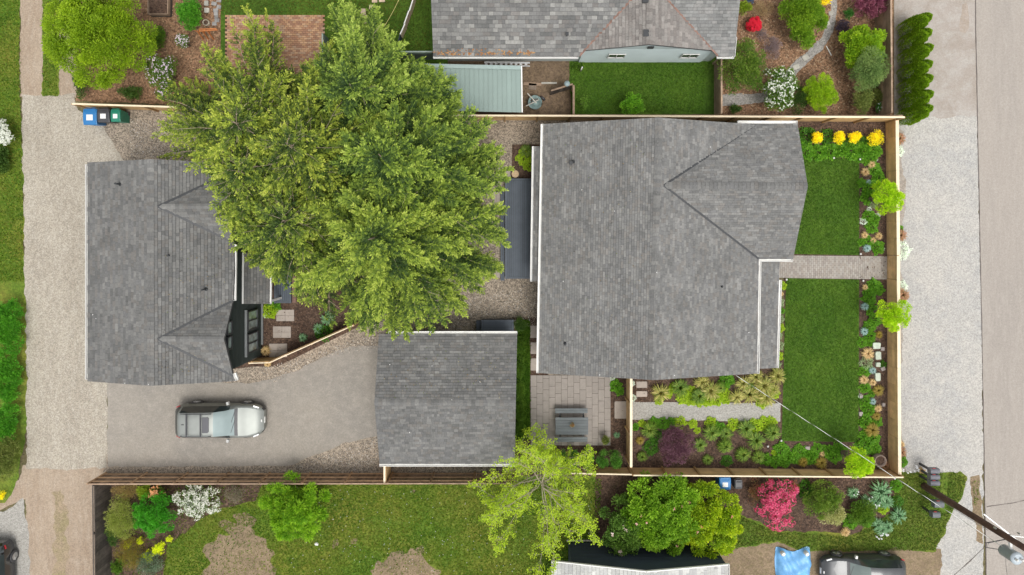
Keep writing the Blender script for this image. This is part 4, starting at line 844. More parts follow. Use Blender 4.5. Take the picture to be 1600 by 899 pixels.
# ------------------------------------------------------------ cars
def catr(xs, ys, x): return np.interp(x, xs, ys)
def car(label, px, py, rz, paint, z=1.1, scale=1.0, rails=True, sunroof=True, group=None, glassm=None, cladm=None):
    c = P(px, py, z); t = thing('parked_car', label, 'car', (c[0], c[1], 0), group, rz, True)
    xs = [-2.40, -2.34, -2.15, -1.85, -1.2, -.6, 0.0, .5, .95, 1.15, 1.6, 2.05, 2.25, 2.36, 2.42]
    Wd = [.60, .76, .88, .93, .95, .95, .95, .95, .945, .94, .93, .87, .78, .66, .50]
    zb = [.80, .95, 1.05, 1.06, 1.05, 1.03, 1.01, 1.0, .98, .96, .90, .80, .72, .66, .58]
    zt = [.84, 1.02, 1.36, 1.60, 1.66, 1.67, 1.60, 1.36, 1.08, 1.03, .97, .87, .78, .70, .60]
    wr = [.50, .60, .60, .60, .62, .63, .63, .65, .70, .74, .73, .62, .50, .40, .30]
    X = sorted(set(list(np.linspace(-2.4, 2.42, 46)) + [-2.2, -1.95, 0.0, .95, 1.12]))
    def sm(ys, x):
        return sum(np.interp(x + o, xs, ys) * w for o, w in ((-.07, .25), (0, .5), (.07, .25)))
    def ring(x):
        w, b, tt, r = sm(Wd, x), sm(zb, x), sm(zt, x), sm(wr, x)
        arch = 0
        for wx in (-1.42, 1.42):
            if abs(x - wx) < .40: arch = max(arch, math.sqrt(.16 - (x - wx) ** 2))
        z0 = max(.28, .34 + arch * .95) if arch else .28
        pts = [(w * .96, z0), (w * .985, max(.5, z0 + .05)), (w, .72 if b > .8 else b * .85), (w * .93, b), (r + .03, tt - .07 if tt - b > .2 else max(b + .01, tt - .03)), (r * .8, tt - .012), (r * .45, tt + .004), (0, tt + .01)]
        return pts
    rings = [ring(x) for x in X]; n = 8
    groups = {}
    def grp(x, k):
        if k == 0: return 'lower_cladding'
        if k == 3 and -1.9 < x < .72 : return 'side_window'
        if k >= 4 and 0 < x < .95: return 'windshield'
        if k >= 4 and .95 <= x < 1.12: return 'cowl'
        if k >= 3 and x < -1.98 and x > -2.32: return 'rear_window'
        if x < -2.3 and k < 3: return 'lower_cladding'
        if x >= 1.12 and k >= 4: return 'hood'
        if x > 2.28 and k in (1, 2): return 'grille'
        return 'body'
    mats = {'lower_cladding': cladm or PLBLACK, 'side_window': GLASS, 'windshield': glassm or WSHIELD, 'cowl': PLBLACK, 'rear_window': GLASS, 'hood': paint, 'grille': PLBLACK, 'body': paint}
    for i in range(len(X) - 1):
        for k in range(n - 1):
            g = grp((X[i] + X[i + 1]) / 2, k); m_ = groups.setdefault(g, {})
            for sd in (1, -1):
                q = [(X[i], sd * rings[i][k][0], rings[i][k][1]), (X[i + 1], sd * rings[i + 1][k][0], rings[i + 1][k][1]), (X[i + 1], sd * rings[i + 1][k + 1][0], rings[i + 1][k + 1][1]), (X[i], sd * rings[i][k + 1][0], rings[i][k + 1][1])]
                if sd < 0: q = q[::-1]
                m_.setdefault('f', []).append([tuple(np.round(p, 5)) for p in q])
    for g, dct in groups.items():
        idx = {}; V = []; F = []
        for q in dct['f']:
            f = []
            for p in q:
                p = (p[0], 0.0 if abs(p[1]) < 1e-6 else p[1], p[2])
                if p not in idx: idx[p] = len(V); V.append(p)
                if idx[p] not in f: f.append(idx[p])
            if len(f) > 2: F.append(f)
        mb = MB(); mb.add(V, F, smooth=True)
        if g == 'body':
            box(mb, (0, 0, .42), (4.3, 1.5, .3))
            for k in (0, len(X) - 1):
                r = rings[k]; vv = [(X[k], p[0], p[1]) for p in r] + [(X[k], -p[0], p[1]) for p in r[::-1]]; mb.add(vv, [list(range(len(vv)))])
        mb.build(g, mats[g], t)
    for wx in (-1.42, 1.42):
        for sd in (-1, 1):
            mb = MB(); y = sd * .86
            prof = []; V = []
            tube(mb, [(wx, y - .11, .345), (wx, y - .09, .345), (wx, y + .09, .345), (wx, y + .11, .345)], [.31, .345, .345, .31], 24); wo_ = mb.build('wheel', PLBLACK, t)
            mb = MB(); tube(mb, [(wx, y + sd * .10, .345), (wx, y + sd * .118, .345)], [.22, .2], 20)
            for s_ in range(5): a = s_ * 1.2566; beam(mb, (wx, y + sd * .122, .345), (wx + .21 * math.cos(a), y + sd * .122, .345 + .21 * math.sin(a)), .02, .05)
            rm_ = mb.build('rim', RIM, None); rm_.parent = wo_
    for sd in (-1, 1):
        mb = MB(); box(mb, (.58, sd * 1.03, 1.03), (.16, .20, .13), sd * .25, (1, 1, 1), .8); mb.build('side_mirror', MIRR, t)
        mb = MB(); V = []; 
        p = [(2.20, sd * .80, .77), (1.93, sd * .885, .83), (1.88, sd * .80, .885), (2.1, sd * .715, .85), (2.26, sd * .68, .76)]
        beam(mb, (1.92, sd * .845, .865), (2.2, sd * .735, .80), .075, .05); mb.build('headlight', LAMPM, t)
        mb = MB(); beam(mb, (-2.3, sd * .79, .90), (-2.1, sd * .875, .93), .035, .07); mb.build('tail_light', REDM, t)
        if rails:
            mb = MB(); tube(mb, [(-1.75, sd * .60, 1.63), (-1.6, sd * .61, 1.70), (-.3, sd * .61, 1.72), (-.08, sd * .60, 1.63)], .022, 6); mb.build('roof_rail', PLBLACK, t)
    if rails:
        for x in (-1.38, -.62): mb = MB(); beam(mb, (x, -.6, 1.725), (x, .6, 1.725), .07, .03); mb.build('crossbar', PLBLACK, t)
    if sunroof: mb = MB(); prism(mb, [(-.56, -.42), (-.26, -.42), (-.2, -.36), (-.2, .36), (-.26, .42), (-.56, .42)], 1.63, [1.682, 1.672, 1.668, 1.668, 1.672, 1.682]); mb.build('sunroof', SUNR, t)
    mb = MB(); box(mb, (-1.62, .02, 1.66), (.16, .03, .06), 0, (1, 1, 1), .5); mb.build('antenna', PLBLACK, t)
    mb = MB(); box(mb, (2.43, 0, .52), (.03, .34, .13)); mb.build('number_plate', WHITE, t)
    mb = MB(); box(mb, (2.33, 0, .735), (.05, .14, .05)); mb.build('badge', WHITE, t)
    mb = MB(); beam(mb, (.80, -.55, 1.17), (.98, .12, 1.085), .02, .015); beam(mb, (.82, .02, 1.17), (.98, .6, 1.085), .02, .015); mb.build('wiper', PLBLACK, t)
    t.scale = (scale,) * 3
    return t
def gloss(name, col, metal, rough, coat=1.0):
    m_ = M(name, col, rough, .04, 3, metal=metal, coat=coat, obj=True); return m_
PAINT1 = gloss('silver_green_paint', (.31, .325, .305), .6, .5, 0); PAINT2 = gloss('dark_grey_paint', (.07, .073, .077), .3, .35, .4); PAINT3 = gloss('black_paint', (.01, .01, .012), .0, .25)
WSHIELD = gloss('windshield_sky_glass', (.24, .30, .30), .1, .45, 0); WSHIELD2 = gloss('windshield_green', (.16, .20, .185), .3, .2)  # pale base colour of WSHIELD stands in for sky reflected in the glass
RIM = M('alloy_rim', (.5, .5, .5), .3, .05, metal=.8); LAMPM = M('headlight_glass', (.75, .76, .76), .15, .05); REDM = M('red_lens', (.45, .02, .03), .25, .05); SUNR = gloss('tinted_sunroof', (.10, .10, .11), .0, .35, 0)
MIRR = M('mirror_shell', (.5, .5, .48), .35, .05, metal=.3)
car('silver grey estate car with roof rails parked alone on the driveway', 338.5, 660.5, 0, PAINT1, 1.1, .985)
car('dark grey car with a red tail light at the bottom right edge', 1354, 899, math.pi, PAINT2, 1.0, .93, rails=False, sunroof=False, glassm=WSHIELD2)
car('black car cut off by the left edge on the grey gravel', -17, 917, -math.pi / 2, PAINT3, 1.0, .95, rails=False, sunroof=False)

# ------------------------------------------------------------ pole, wires, mailboxes
POLEW = M('pole_wood', (.085, .045, .03), .85, .3, 3, fine=.3, bmp=.3)
pb = P(1443, 759, 0); lean = np.array((.0, .0, 0))
GMB0 = M('grey_conduit', (.3, .29, .27), .6)
up = thing('utility_pole', 'tall brown wooden utility pole rising from the grass verge', 'utility pole', tuple(pb))
mb = MB(); tube(mb, [pb + (0, 0, z) for z in (-.1, .6, 3, 6, 9)], [.19, .18, .165, .15, .135], 14); mb.build('shaft', POLEW, up)
mb = MB(); tube(mb, [pb + (0, .0, z) + np.array((-.1, -.17, 0)) for z in (0.3, 3, 5.3)], .015, 5); mb.build('conduit', GMB0, up)
tc = pb + (.05, -.72, 6.55); mb = MB(); lathe(mb, tc, [(.2, -.45), (.27, -.42), (.27, .35), (.29, .36), (.29, .42), (.2, .48)], 20); mb.build('transformer', M('transformer_grey', (.42, .48, .52), .5, .05), up)
for k in (-1, 1): mb = MB(); lathe(mb, tc + (k * .12, 0, .48), [(.035, 0), (.06, .05), (.035, .08), (.06, .12), (.03, .17)], 10); mb.build('insulator', WHITE, up)
mb = MB(); beam(mb, pb + (0, -.1, 6.6), tc + (0, .1, .05), .1, .12); beam(mb, pb + (-.1, 0, 6.1), pb + (2.6, -.05, 6.9), .05, .06); mb.build('bracket', WHITE, up)
mb = MB(); beam(mb, pb + (-.8, .9, 6.0), pb + (.7, -.3, 6.2), .05, .03); lathe(mb, pb + (-.35, .3, 6.05), [(.04, 0), (.05, .1), (.02, .16)], 8); lathe(mb, pb + (.5, .2, 6.4), [(.04, 0), (.05, .1), (.02, .16)], 8); mb.build('bracket', RIM, up)
for k in range(3): mb = MB(); tube(mb, [pb + (.05 - k * .05, -.15, 6.3), pb + (-.5 - k * .08, -.5, 5.9), pb + (-.35 - k * .04, -.85, 5.6), pb + (0.05, -.75, 6.1)], .014, 5); mb.build('cable_loop', PLBLACK, up)
def wire(label, a, b, sag, r=.012, mat=None, twist=False, seg=60):
    a = np.array(a); b = np.array(b); d = b - a; L_ = np.linalg.norm(d); pts = []
    for i in range(seg + 1):
        s_ = i / seg; pts.append(a + d * s_ - (0, 0, sag * 4 * s_ * (1 - s_)))
    mb = MB()
    if twist:
        n = int(L_ / .12); u = np.array((-d[1], d[0], 0)); u /= np.linalg.norm(u); w = np.array((0, 0, 1.)); A = []; B_ = []
        for i in range(n + 1):
            s_ = i / n; p = a + d * s_ - (0, 0, sag * 4 * s_ * (1 - s_)); an = i * .12 / 1.15 * 2 * math.pi
            A.append(p + (u * math.cos(an) + w * math.sin(an)) * .006); B_.append(p - (u * math.cos(an) + w * math.sin(an)) * .006)
        tube(mb, A, .011, 5, (.85, .85, .82)); tube(mb, B_, .0115, 5, (.08, .10, .05))
        tag(mb.build('service_cable', M('cable', (1, 1, 1), .6, .03, attr=True)), label, 'cable')
    else:
        tube(mb, pts, r, 5); tag(mb.build('cable', mat or PLBLACK), label, 'cable')
wire('twisted black and white service cable from the house roof to the utility pole', P(1150, 587, 3.9), P(1588, 868, 6.4), .3, twist=True)
wire('thin dark cable running down the sky from the utility pole over the road', P(1575, 905, 6.6), pb + (.0, -.5, 6.4), .1, .008)
wire('thin yellow line stretched above the olive back lawn', P(626, -6, 3.0), P(600, 42, 3.2), .1, .012, M('yellow_cord', (.6, .5, .2), .7))
def mbox(label, px, py, w, d, h0, group, mat, cat='mailbox'):
    c = P(px, py, h0); t = thing('mailbox', label, cat, (c[0], c[1], 0), group); mb = MB(); hh = .32; V = []
    for x in (-w / 2, w / 2):
        for k in range(9): a = math.pi * k / 8; V.append((c[0] + x, c[1] - math.cos(a) * d / 2, h0 - .12 + max(0, math.sin(a)) ** .5 * .14))
        V += [(c[0] + x, c[1] + d / 2, h0 - hh), (c[0] + x, c[1] - d / 2, h0 - hh)]
    n = 11; F = [(i, (i + 1) % n, (i + 1) % n + n, i + n) for i in range(n)] + [list(range(n))[::-1], [i + n for i in range(n)]]; mb.add(V, F); mb.build('box', mat, t)
    mb = MB(); box(mb, (c[0] + w / 2 + .01, c[1], h0 - .17), (.02, d * .86, .26)); mb.build('door', mat, t)
    mb = MB(); box(mb, (c[0] - .05, c[1] + d / 2 + .015, h0 - .05), (.16, .02, .05)); mb.build('flag', REDM, t)
    mb = MB(); box(mb, (c[0] - .1, c[1], (h0 - hh) / 2), (.1, .1, h0 - hh)); mb.build('post', METALD, t)
GMB = M('grey_mailbox', (.15, .15, .17), .45, .05); GMB2 = M('dark_mailbox', (.11, .12, .13), .4, .05)
for i, py in enumerate((737, 746.5, 756)): mbox(['northernmost', 'middle', 'southernmost'][i] + ' of the three grey mailboxes standing in a row by the pole', 1461.5, py, .50, .27, 1.25, 'three grey mailboxes in a row', GMB)
mbox('upper single dark mailbox just south of the pole foot', 1468, 789, .52, .36, 1.1, 'two separate dark mailboxes', GMB2)
mbox('lower single dark mailbox south of the other dark mailbox', 1463.5, 805.5, .42, .32, 1.1, 'two separate dark mailboxes', GMB2)

# ------------------------------------------------------------ tarp, ladder, barrow, planks, raised bed, stand
ts = MB(); nx_, ny_ = 34, 30; p0 = P(1215, 858, .3); p1 = P(1268, 930, .3); V = []
for j in range(ny_ + 1):
    for i in range(nx_ + 1):
        u, v = i / nx_, j / ny_; x = p0[0] + (p1[0] - p0[0]) * u; y = p0[1] + (p1[1] - p0[1]) * v
        y += -.22 * math.exp(-((u - .5) / .28) ** 2) * (1 - v) + .1 * math.sin(u * 9) * (1 - v) * .3; x += .12 * math.sin(v * 5) * (u - .5)
        z = .32 + .12 * math.sin(u * 7 + v * 4) * math.cos(v * 9 - u * 3) + .06 * abs(math.sin(u * 15 - v * 11)) + .05 * math.sin(v * 21 + u * 6) + random.uniform(-.012, .012) - .35 * (abs(u - .5) * 2) ** 6 - .3 * (1 - v) ** 9
        V.append((x, y, max(.04, z)))
ts.add(V, [(j * (nx_ + 1) + i, j * (nx_ + 1) + i + 1, (j + 1) * (nx_ + 1) + i + 1, (j + 1) * (nx_ + 1) + i)[::-1] for j in range(ny_) for i in range(nx_)], smooth=True)
tt_ = thing('tarp', 'crumpled light blue tarpaulin over a heap at the bottom edge', 'tarpaulin', tuple(P(1241, 890, 0))); ts.build('sheet', M('blue_tarp', (.17, .42, .74), .4, .12, 3), tt_)
for px in (1224, 1261): mb = MB(); lathe(mb, P(px, 866, .42) - (0, 0, 0), [(.12, -.2), (.13, 0), (.08, .07)], 12); mb.build('weight', WHITE, tt_)
ladder = thing('ladder', 'aluminium ladder lying on edge behind the metal shed', 'ladder', tuple(P(790, 100, 0)))
la, lb = P(757, 97.5, .8), P(828, 98.5, .8)
for k, dy in enumerate((0, -.18)): mb = MB(); beam(mb, la + (0, dy, 0), lb + (0, dy, 0), .05 if k else .09, .09); mb.build('side_rail', M('aluminium', (.62, .62, .62), .4, .05, metal=.4) if not k else bpy.data.materials['aluminium'], ladder)
for k in range(9): x = la[0] + .1 + k * .27; piece('rung', ladder, (x, la[1] - .09, .8), (.14, .13, .035), 0, bpy.data.materials['aluminium'])
wb = thing('wheelbarrow', 'old tipped wheelbarrow with wooden handles beside the metal shed', 'wheelbarrow', tuple(P(835, 160, 0)))
c = P(836, 160, .5); mb = MB(); V = []; F = []
lathe(mb, c + (0, 0, -.3), [(.12, 0), (.3, .12), (.38, .28), (.4, .29), (.36, .27), (.28, .14), (.1, .03)], 18); tr = mb.build('tray', M('worn_green_tray', (.20, .28, .27), .7, .35, 4), wb)
for s_, e_ in (((824, 146), (838, 161)), ((822, 166), (842, 156))): mb = MB(); beam(mb, P(*s_, .62), P(*e_, .4), .05, .05); mb.build('handle', STONE, wb)
mb = MB(); q = P(848, 154, .2); tube(mb, [q + (-.03, -.04, 0), q + (.03, .04, 0)], .17, 14); mb.build('wheel', PLBLACK, wb)
mb = MB(); beam(mb, P(826, 158, .35), P(850, 152, .3), .05, .05); beam(mb, P(828, 168, .1), P(832, 155, .5), .04, .04); mb.build('frame', DKWOOD, wb)
for i, (a, b, w, m_, l) in enumerate([((846, 130), (870, 130), .1, STONE, 'pale loose plank lying in the bare earth yard'), ((818, 131), (846, 132), .16, OLDWOOD, 'brown loose plank lying left of the pale plank'), ((826, 135), (838, 136), .35, BARK, 'square brown board scrap on the bare earth')]):
    mb = MB(); beam(mb, P(*a, .05) , P(*b, .05), w, .04); tag(mb.build('plank', m_), l, 'plank')
mb = MB(); lathe(mb, P(886, 131, 1.25) - (0, 0, .1), [(.12, 0), (.16, .1), (.15, .18), (.04, .2)], 12); tag(mb.build('bucket', M('grey_bucket', (.25, .32, .33), .5)), 'grey upturned bucket on the corner post of the earth yard', 'bucket')
rb = thing('raised_bed', 'dark wooden raised bed box filled with soil beside the big bright shrub', 'planter', tuple(P(242, 0, 0)))
a, b = P(231, 22, .5), P(262, -45, .5)
for (x0, y0, x1, y1) in ((a[0], a[1], b[0], a[1]), (b[0], a[1], b[0], b[1]), (a[0], b[1], b[0], b[1]), (a[0], a[1], a[0], b[1])):
    for k in range(2): mb = MB(); beam(mb, (x0, y0, .13 + k * .25), (x1, y1, .13 + k * .25), .05, .24); mb.build('plank', OLDWOOD if k else DKWOOD, rb)
mb = MB(); prism(mb, [(a[0], a[1]), (b[0], a[1]), (b[0], b[1]), (a[0], b[1])], .02, .38); mb.build('soil', SOIL, rb)
sd_ = thing('plant_stand', 'orange wooden plant stand with forked brackets under the conifer tips', 'plant stand', tuple(P(322, 56, 0)))
OR = M('orange_wood', (.48, .17, .05), .7, .15, 4)
for k, px in enumerate((318, 326, 334)):
    b0 = P(px, 62, 0)
    mb = MB(); beam(mb, b0, b0 + (0, .25, .75), .05, .05)
    mb.build('leg', OR, sd_)
    mb = MB(); beam(mb, b0 + (0, .2, .5), b0 + (-.14, .3, .8), .03, .03); beam(mb, b0 + (0, .2, .5), b0 + (.14, .3, .8), .03, .03); mb.build('bracket', OR, sd_)
mb = MB(); beam(mb, P(311, 49, .8), P(340, 47, .8), .05, .06); beam(mb, P(311, 46, .8), P(338, 45, .8), .05, .05); mb.build('top_rail', OR, sd_)
mb = MB(); beam(mb, P(1291, 72, .1), P(1299, 87, .1), .04, .04); tag(mb.build('stake', WHITE), 'white garden stake lying on the bark by the curving path', 'stake')
# ------------------------------------------------------------ foliage
def unit(v): return v / (np.linalg.norm(v, axis=-1, keepdims=True) + 1e-9)
def leafquads(pos_, d, nrm, l, w, rs=RS, curl=.0):
    """rhombic leaves: pos (n,3) base, d long axis, nrm rough normal"""
    s = unit(np.cross(d, nrm)); n = unit(np.cross(s, d)); l = np.asarray(l).reshape(-1, 1); w = np.asarray(w).reshape(-1, 1)
    mid = pos_ + d * l * .5 + n * l * .06; tip = pos_ + d * l - n * l * curl
    return np.stack([pos_, mid + s * w, tip, mid - s * w], 1)
def palpick(pal, g):
    pal = np.array(pal); g = np.clip(g, 0, .999) * (len(pal) - 1); i = g.astype(int); f = (g - i)[:, None]
    return pal[i] * (1 - f) + pal[np.minimum(i + 1, len(pal) - 1)] * f
G_YG = [(.09, .15, .012), (.15, .22, .016), (.23, .29, .02)]
G_MID = [(.035, .085, .01), (.07, .14, .014), (.12, .20, .02)]
G_DARK = [(.025, .055, .012), (.045, .09, .016), (.075, .13, .022)]
G_OLIVE = [(.06, .085, .015), (.10, .13, .025), (.17, .18, .05)]
G_BLUE = [(.10, .17, .11), (.17, .25, .17), (.26, .34, .24)]
G_SAGE = [(.16, .22, .10), (.24, .31, .16), (.33, .40, .24)]
G_LIME = [(.16, .27, .008), (.27, .40, .010), (.38, .50, .016)]
G_YEL = [(.40, .40, .01), (.60, .52, .012), (.75, .64, .02)]
G_PURP = [(.06, .02, .035), (.11, .04, .06), (.17, .075, .10)]
G_GREYP = [(.12, .09, .10), (.20, .16, .17), (.28, .22, .2)]
G_RUST = [(.16, .09, .05), (.28, .16, .09), (.20, .18, .06)]
G_STRAW = [(.30, .23, .09), (.45, .37, .16), (.55, .47, .26)]
def crownleaves(mb, c, R, K, cr, n, leaf, pal, squash=.75, lo=-.35, wr=.45, up=.25, tipcol=None, spread=.16, rough=.3, dirs=None):
    """K clumps spread on an ellipsoid of radii R around c; n leaves"""
    R = np.array(R, float); c = np.array(c, float)
    u = (np.arange(K) + RS.rand(K)) / K; zz = np.where(np.arange(K) % 4 < 3, np.sqrt(1 - RS.permutation(u)), RS.uniform(lo, .3, K)); an_ = np.arange(K) * 2.39996 + RS.normal(0, .3, K); q_ = np.sqrt(1 - zz ** 2)
    D = np.stack([np.cos(an_) * q_, np.sin(an_) * q_, zz], 1)
    rr = RS.uniform(.62, 1.0, (K, 1)); rr[RS.rand(K) < .3] *= .55
    cc = c + D * (R * (1 - cr)) * rr; rc = cr * R.mean() * RS.uniform(.75, 1.3, K); g = RS.uniform(0, 1, K)
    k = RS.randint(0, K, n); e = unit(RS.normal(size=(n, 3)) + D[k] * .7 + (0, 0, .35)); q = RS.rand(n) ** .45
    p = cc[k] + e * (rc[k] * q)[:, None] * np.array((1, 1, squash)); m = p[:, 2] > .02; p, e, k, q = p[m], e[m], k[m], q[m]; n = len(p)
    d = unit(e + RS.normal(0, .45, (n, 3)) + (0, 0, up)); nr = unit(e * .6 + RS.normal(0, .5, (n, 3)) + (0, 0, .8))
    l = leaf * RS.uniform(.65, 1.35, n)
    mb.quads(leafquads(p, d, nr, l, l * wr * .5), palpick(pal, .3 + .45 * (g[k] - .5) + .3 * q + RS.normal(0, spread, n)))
    return cc, rc, D
def twigs(mb, base, cc, r0=.03, col=(1, 1, 1)):
    base = np.array(base)
    for p in cc:
        m_ = base * .5 + p * .5 + np.array((random.gauss(0, .05), random.gauss(0, .05), .08 * abs(p[2]))); tube(mb, [base, m_, p], [r0, r0 * .6, r0 * .25], 4, col, cap=False)
def shrub(name, label, cat, px, py, rx, ry, h, pal, n, leaf, K=24, cr=.34, group=None, flowers=None, z0=None, bark=BARK, zc=None, flat=None, wr=.45, up=.25, squash=.8, lo=-.35, spread=.16, tw=True):
    zc = zc if zc is not None else h * .52; c = P(px, py, zc); s = (CAM_H - zc) / FOC; R = (rx * s * 1.12, ry * s * 1.12, h - zc)
    t = thing(name, label, cat, (c[0], c[1], 0), group); mb = MB()
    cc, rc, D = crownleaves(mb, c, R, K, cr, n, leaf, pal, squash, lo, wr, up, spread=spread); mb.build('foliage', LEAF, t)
    if tw:
        mb = MB(); twigs(mb, (c[0], c[1], 0), cc[:14], max(.015, h * .012)); mb.build('stems', bark, t)
    if flowers:
        col, cnt, fs = flowers; mb = MB(); k = RS.randint(0, len(cc), cnt); e = unit(RS.normal(size=(cnt, 3)) * .8 + D[k] * .6 + (0, 0, .9)); p = cc[k] + e * rc[k][:, None] * 1.02
        A = []; Cc = []
        for j in range(5):
            a = RS.uniform(0, 6.28, cnt); sd = np.stack([np.cos(a), np.sin(a), RS.normal(0, .2, cnt)], 1); sd = unit(sd - e * (sd * e).sum(1, keepdims=True) * .8)
            A.append(leafquads(p, unit(sd + e * .25), e, fs * RS.uniform(.7, 1.2, cnt), fs * .42)); Cc.append(palpick(col, RS.rand(cnt)))
        mb.quads(np.concatenate(A), np.concatenate(Cc)); mb.build('blossoms', PETAL, t)
    return t

# ------- conifers
OUT = [(243, 135), (258, 88), (292, 66), (345, 78), (352, 40), (372, 25), (392, 44), (400, 22), (428, 8), (441, 34), (443, 88), (478, 108), (500, 92), (503, 40), (512, 8), (545, 2), (575, 16), (606, 30), (618, 62), (650, 78), (664, 102), (700, 108), (722, 122), (722, 150), (716, 176), (752, 178), (786, 196), (786, 228), (800, 262), (792, 290), (806, 318), (792, 352), (805, 402), (790, 432), (768, 440), (756, 470), (728, 492), (700, 508), (664, 522), (606, 534), (566, 520), (530, 512), (520, 486), (470, 476), (448, 452), (424, 438), (402, 420), (376, 410), (366, 384), (344, 372), (334, 332), (312, 302), (280, 272), (264, 250), (246, 215), (240, 165)]
TREES = [  # px, py of the top, height, label
    (578, 372, 12.5, 'tall conifer whose pale leader stands nearest the deck and garage'),
    (592, 246, 12.0, 'conifer with its top north of the tallest leader near the middle of the clump'),
    (447, 226, 11.0, 'conifer of the clump with bare pale branches fanning from its top on the left'),
    (365, 190, 9.5, 'leftmost conifer of the clump above the gravel by the bins'),
    (545, 130, 9.5, 'northernmost conifer of the clump reaching over the olive lawn'),
    (440, 345, 9.0, 'south western conifer of the clump overhanging the cottage roof'),
    (372, 268, 8.6, 'lower conifer on the west side covering the upper gable of the cottage')]
NP_ = [(.018, .038, .009), (.050, .085, .017), (.115, .165, .024), (.20, .26, .036), (.30, .35, .07)]
def conifer(idx, px, py, h, label):
    top = P(px, py, h); t = thing('conifer', label, 'tree', (top[0], top[1], 0), 'clump of large conifers between the houses')
    rs = np.random.RandomState(50 + idx); mb = MB(); zs = [0, h * .3, h * .6, h * .85, h]
    tube(mb, [(top[0] + rs.normal(0, .05), top[1] + rs.normal(0, .05), z) for z in zs], [.26, .2, .13, .06, .012], 9); mb.build('trunk', BARK, t)
    br = MB(); LP = []; LD = []; LN = []; LL = []; LC = []
    nb_ = 112; phi = rs.uniform(0, 6.28); others = [P(a, b, c_)[:2] for a, b, c_, _ in TREES]
    for b in range(nb_):
        f = (b + .5) / nb_; z = h * (1 - .78 * f ** .85) - .12; phi += 2.39996 + rs.normal(0, .25)
        dr = np.array((math.cos(phi), math.sin(phi))); Lm = (1 + .25 * math.sin(phi * 2 + idx * 1.7) + .18 * math.sin(phi * 5 + idx)) * .35 + 5.4 * (f ** .75) * rs.uniform(.75, 1.15)
        droop = rs.uniform(.02, .045) * (1 if f > .15 else .3); rise = .45 - .25 * f + rs.normal(0, .13)
        def pt(r): return np.array((top[0] + dr[0] * r, top[1] + dr[1] * r, z + rise * r - droop * r * r))
        # keep within the clump's real outline, reach out to it for the low branches
        r = Lm
        rmax = .3
        for rr in np.arange(.3, 8.2, .2):
            p = pt(rr); s_ = FOC / (CAM_H - max(p[2], 1)); u, v = NX + p[0] * s_, NY - p[1] * s_
            if not inpoly(np.array([u]), np.array([v]), OUT)[0]: break
            rmax = rr
        if f > .45: 
            own = min(7.5, rmax); p = pt(own); dd = [np.linalg.norm(p[:2] - o) for o in others]
            if np.argmin(dd) == idx or own - Lm < 1.2: r = own * rs.uniform(.88, 1.04)
        r = min(r, rmax * rs.uniform(.9, 1.05)); r = max(r, .35)
        m_ = max(4, int(r / .35)); path = []
        wob = rs.normal(0, .035, 2); side = np.array((-dr[1], dr[0], 0))
        for i in range(m_ + 1):
            q = r * i / m_; p = pt(q) + side * (wob[0] * q * q * .35 + .05 * math.sin(q * 3 + phi)); path.append(p)
        bare = idx in (2, 3, 5, 6); r0 = (.009 + .005 * r) if bare else (.006 + .004 * r)
        if f > .12 or bare: tube(br, path, [r0 * (1 - .85 * i / m_) for i in range(m_ + 1)], 4, (1, 1, 1), cap=False)
        boff = rs.normal(0, .11); cov = (.35 if rs.rand() < .35 else .75) if bare else 1.0
        if not bare or rs.rand() < .4:                      # sprays lying along the limb itself
            k = int(r * 34); q = rs.rand(k) * .98; x = q * m_; i0 = x.astype(int); pa = np.array(path); base = pa[i0] * (1 - x + i0)[:, None] + pa[np.minimum(i0 + 1, m_)] * (x - i0)[:, None]
            dd_ = np.tile((dr[0], dr[1], .15), (k, 1)) + rs.normal(0, .45, (k, 3)); LP.append(base + (0, 0, .02)); LD.append(dd_); LN.append(np.tile((0, 0, 1.), (k, 1)) + rs.normal(0, .4, (k, 3))); LL.append(.09 + .08 * rs.rand(k)); LC.append(.35 + .25 * q + boff + rs.normal(0, .1, k))
        path = np.array(path)
        ns = int((int(r / .070) + 6) * cov)
        for j in range(ns):
            tb = .03 if f < .3 else .14; tt = tb + (1 - tb) * (j + rs.rand()) / ns; tt = min(tt, .999); x = tt * m_; i0 = int(x); base = path[i0] * (1 - x + i0) + path[min(i0 + 1, m_)] * (x - i0)
            hd = path[min(i0 + 1, m_)] - path[i0]; hd = hd / (np.linalg.norm(hd) + 1e-9); hd2 = np.array((-hd[1], hd[0], 0)); sg = 1 if j % 2 else -1
            an = rs.uniform(.5, 1.05) if tt < .93 else rs.uniform(-.2, .5); sl = (.22 + .30 * r * (1 - tt) ** .8 * .55 + .1) * rs.uniform(.6, 1.25); sl = min(sl, 1.15)
            sd = hd * math.cos(an) + hd2 * sg * math.sin(an); sd[2] += rs.normal(-.02, .10); sd /= np.linalg.norm(sd)
            k = max(5, int(sl / .032)); ts = (np.arange(k) + rs.rand(k)) / k; zz = -.45 * (ts * sl) ** 2 + .06 * (ts > .8)
            pp = base + sd * (ts * sl)[:, None]; pp[:, 2] += zz; ss = np.where(np.arange(k) % 2, 1, -1); la = rs.uniform(.35, .95, k) * np.where(ts > .9, .3, 1)
            s2 = np.array((-sd[1], sd[0], 0)); s2 /= np.linalg.norm(s2) + 1e-9
            ld_ = sd * np.cos(la)[:, None] + s2 * (np.sin(la) * ss)[:, None]; ld_[:, 2] += rs.normal(-.05, .28, k)
            LP.append(pp); LD.append(ld_); LN.append(np.tile((0, 0, 1.), (k, 1)) + rs.normal(0, .45, (k, 3))); LL.append((.088 + .085 * rs.rand(k)) * (1.15 - .25 * ts))
            g = .10 + .40 * ts ** 1.5 + .26 * tt ** 2 + rs.normal(0, .10, k) + rs.normal(0, .08) + boff; LC.append(g)
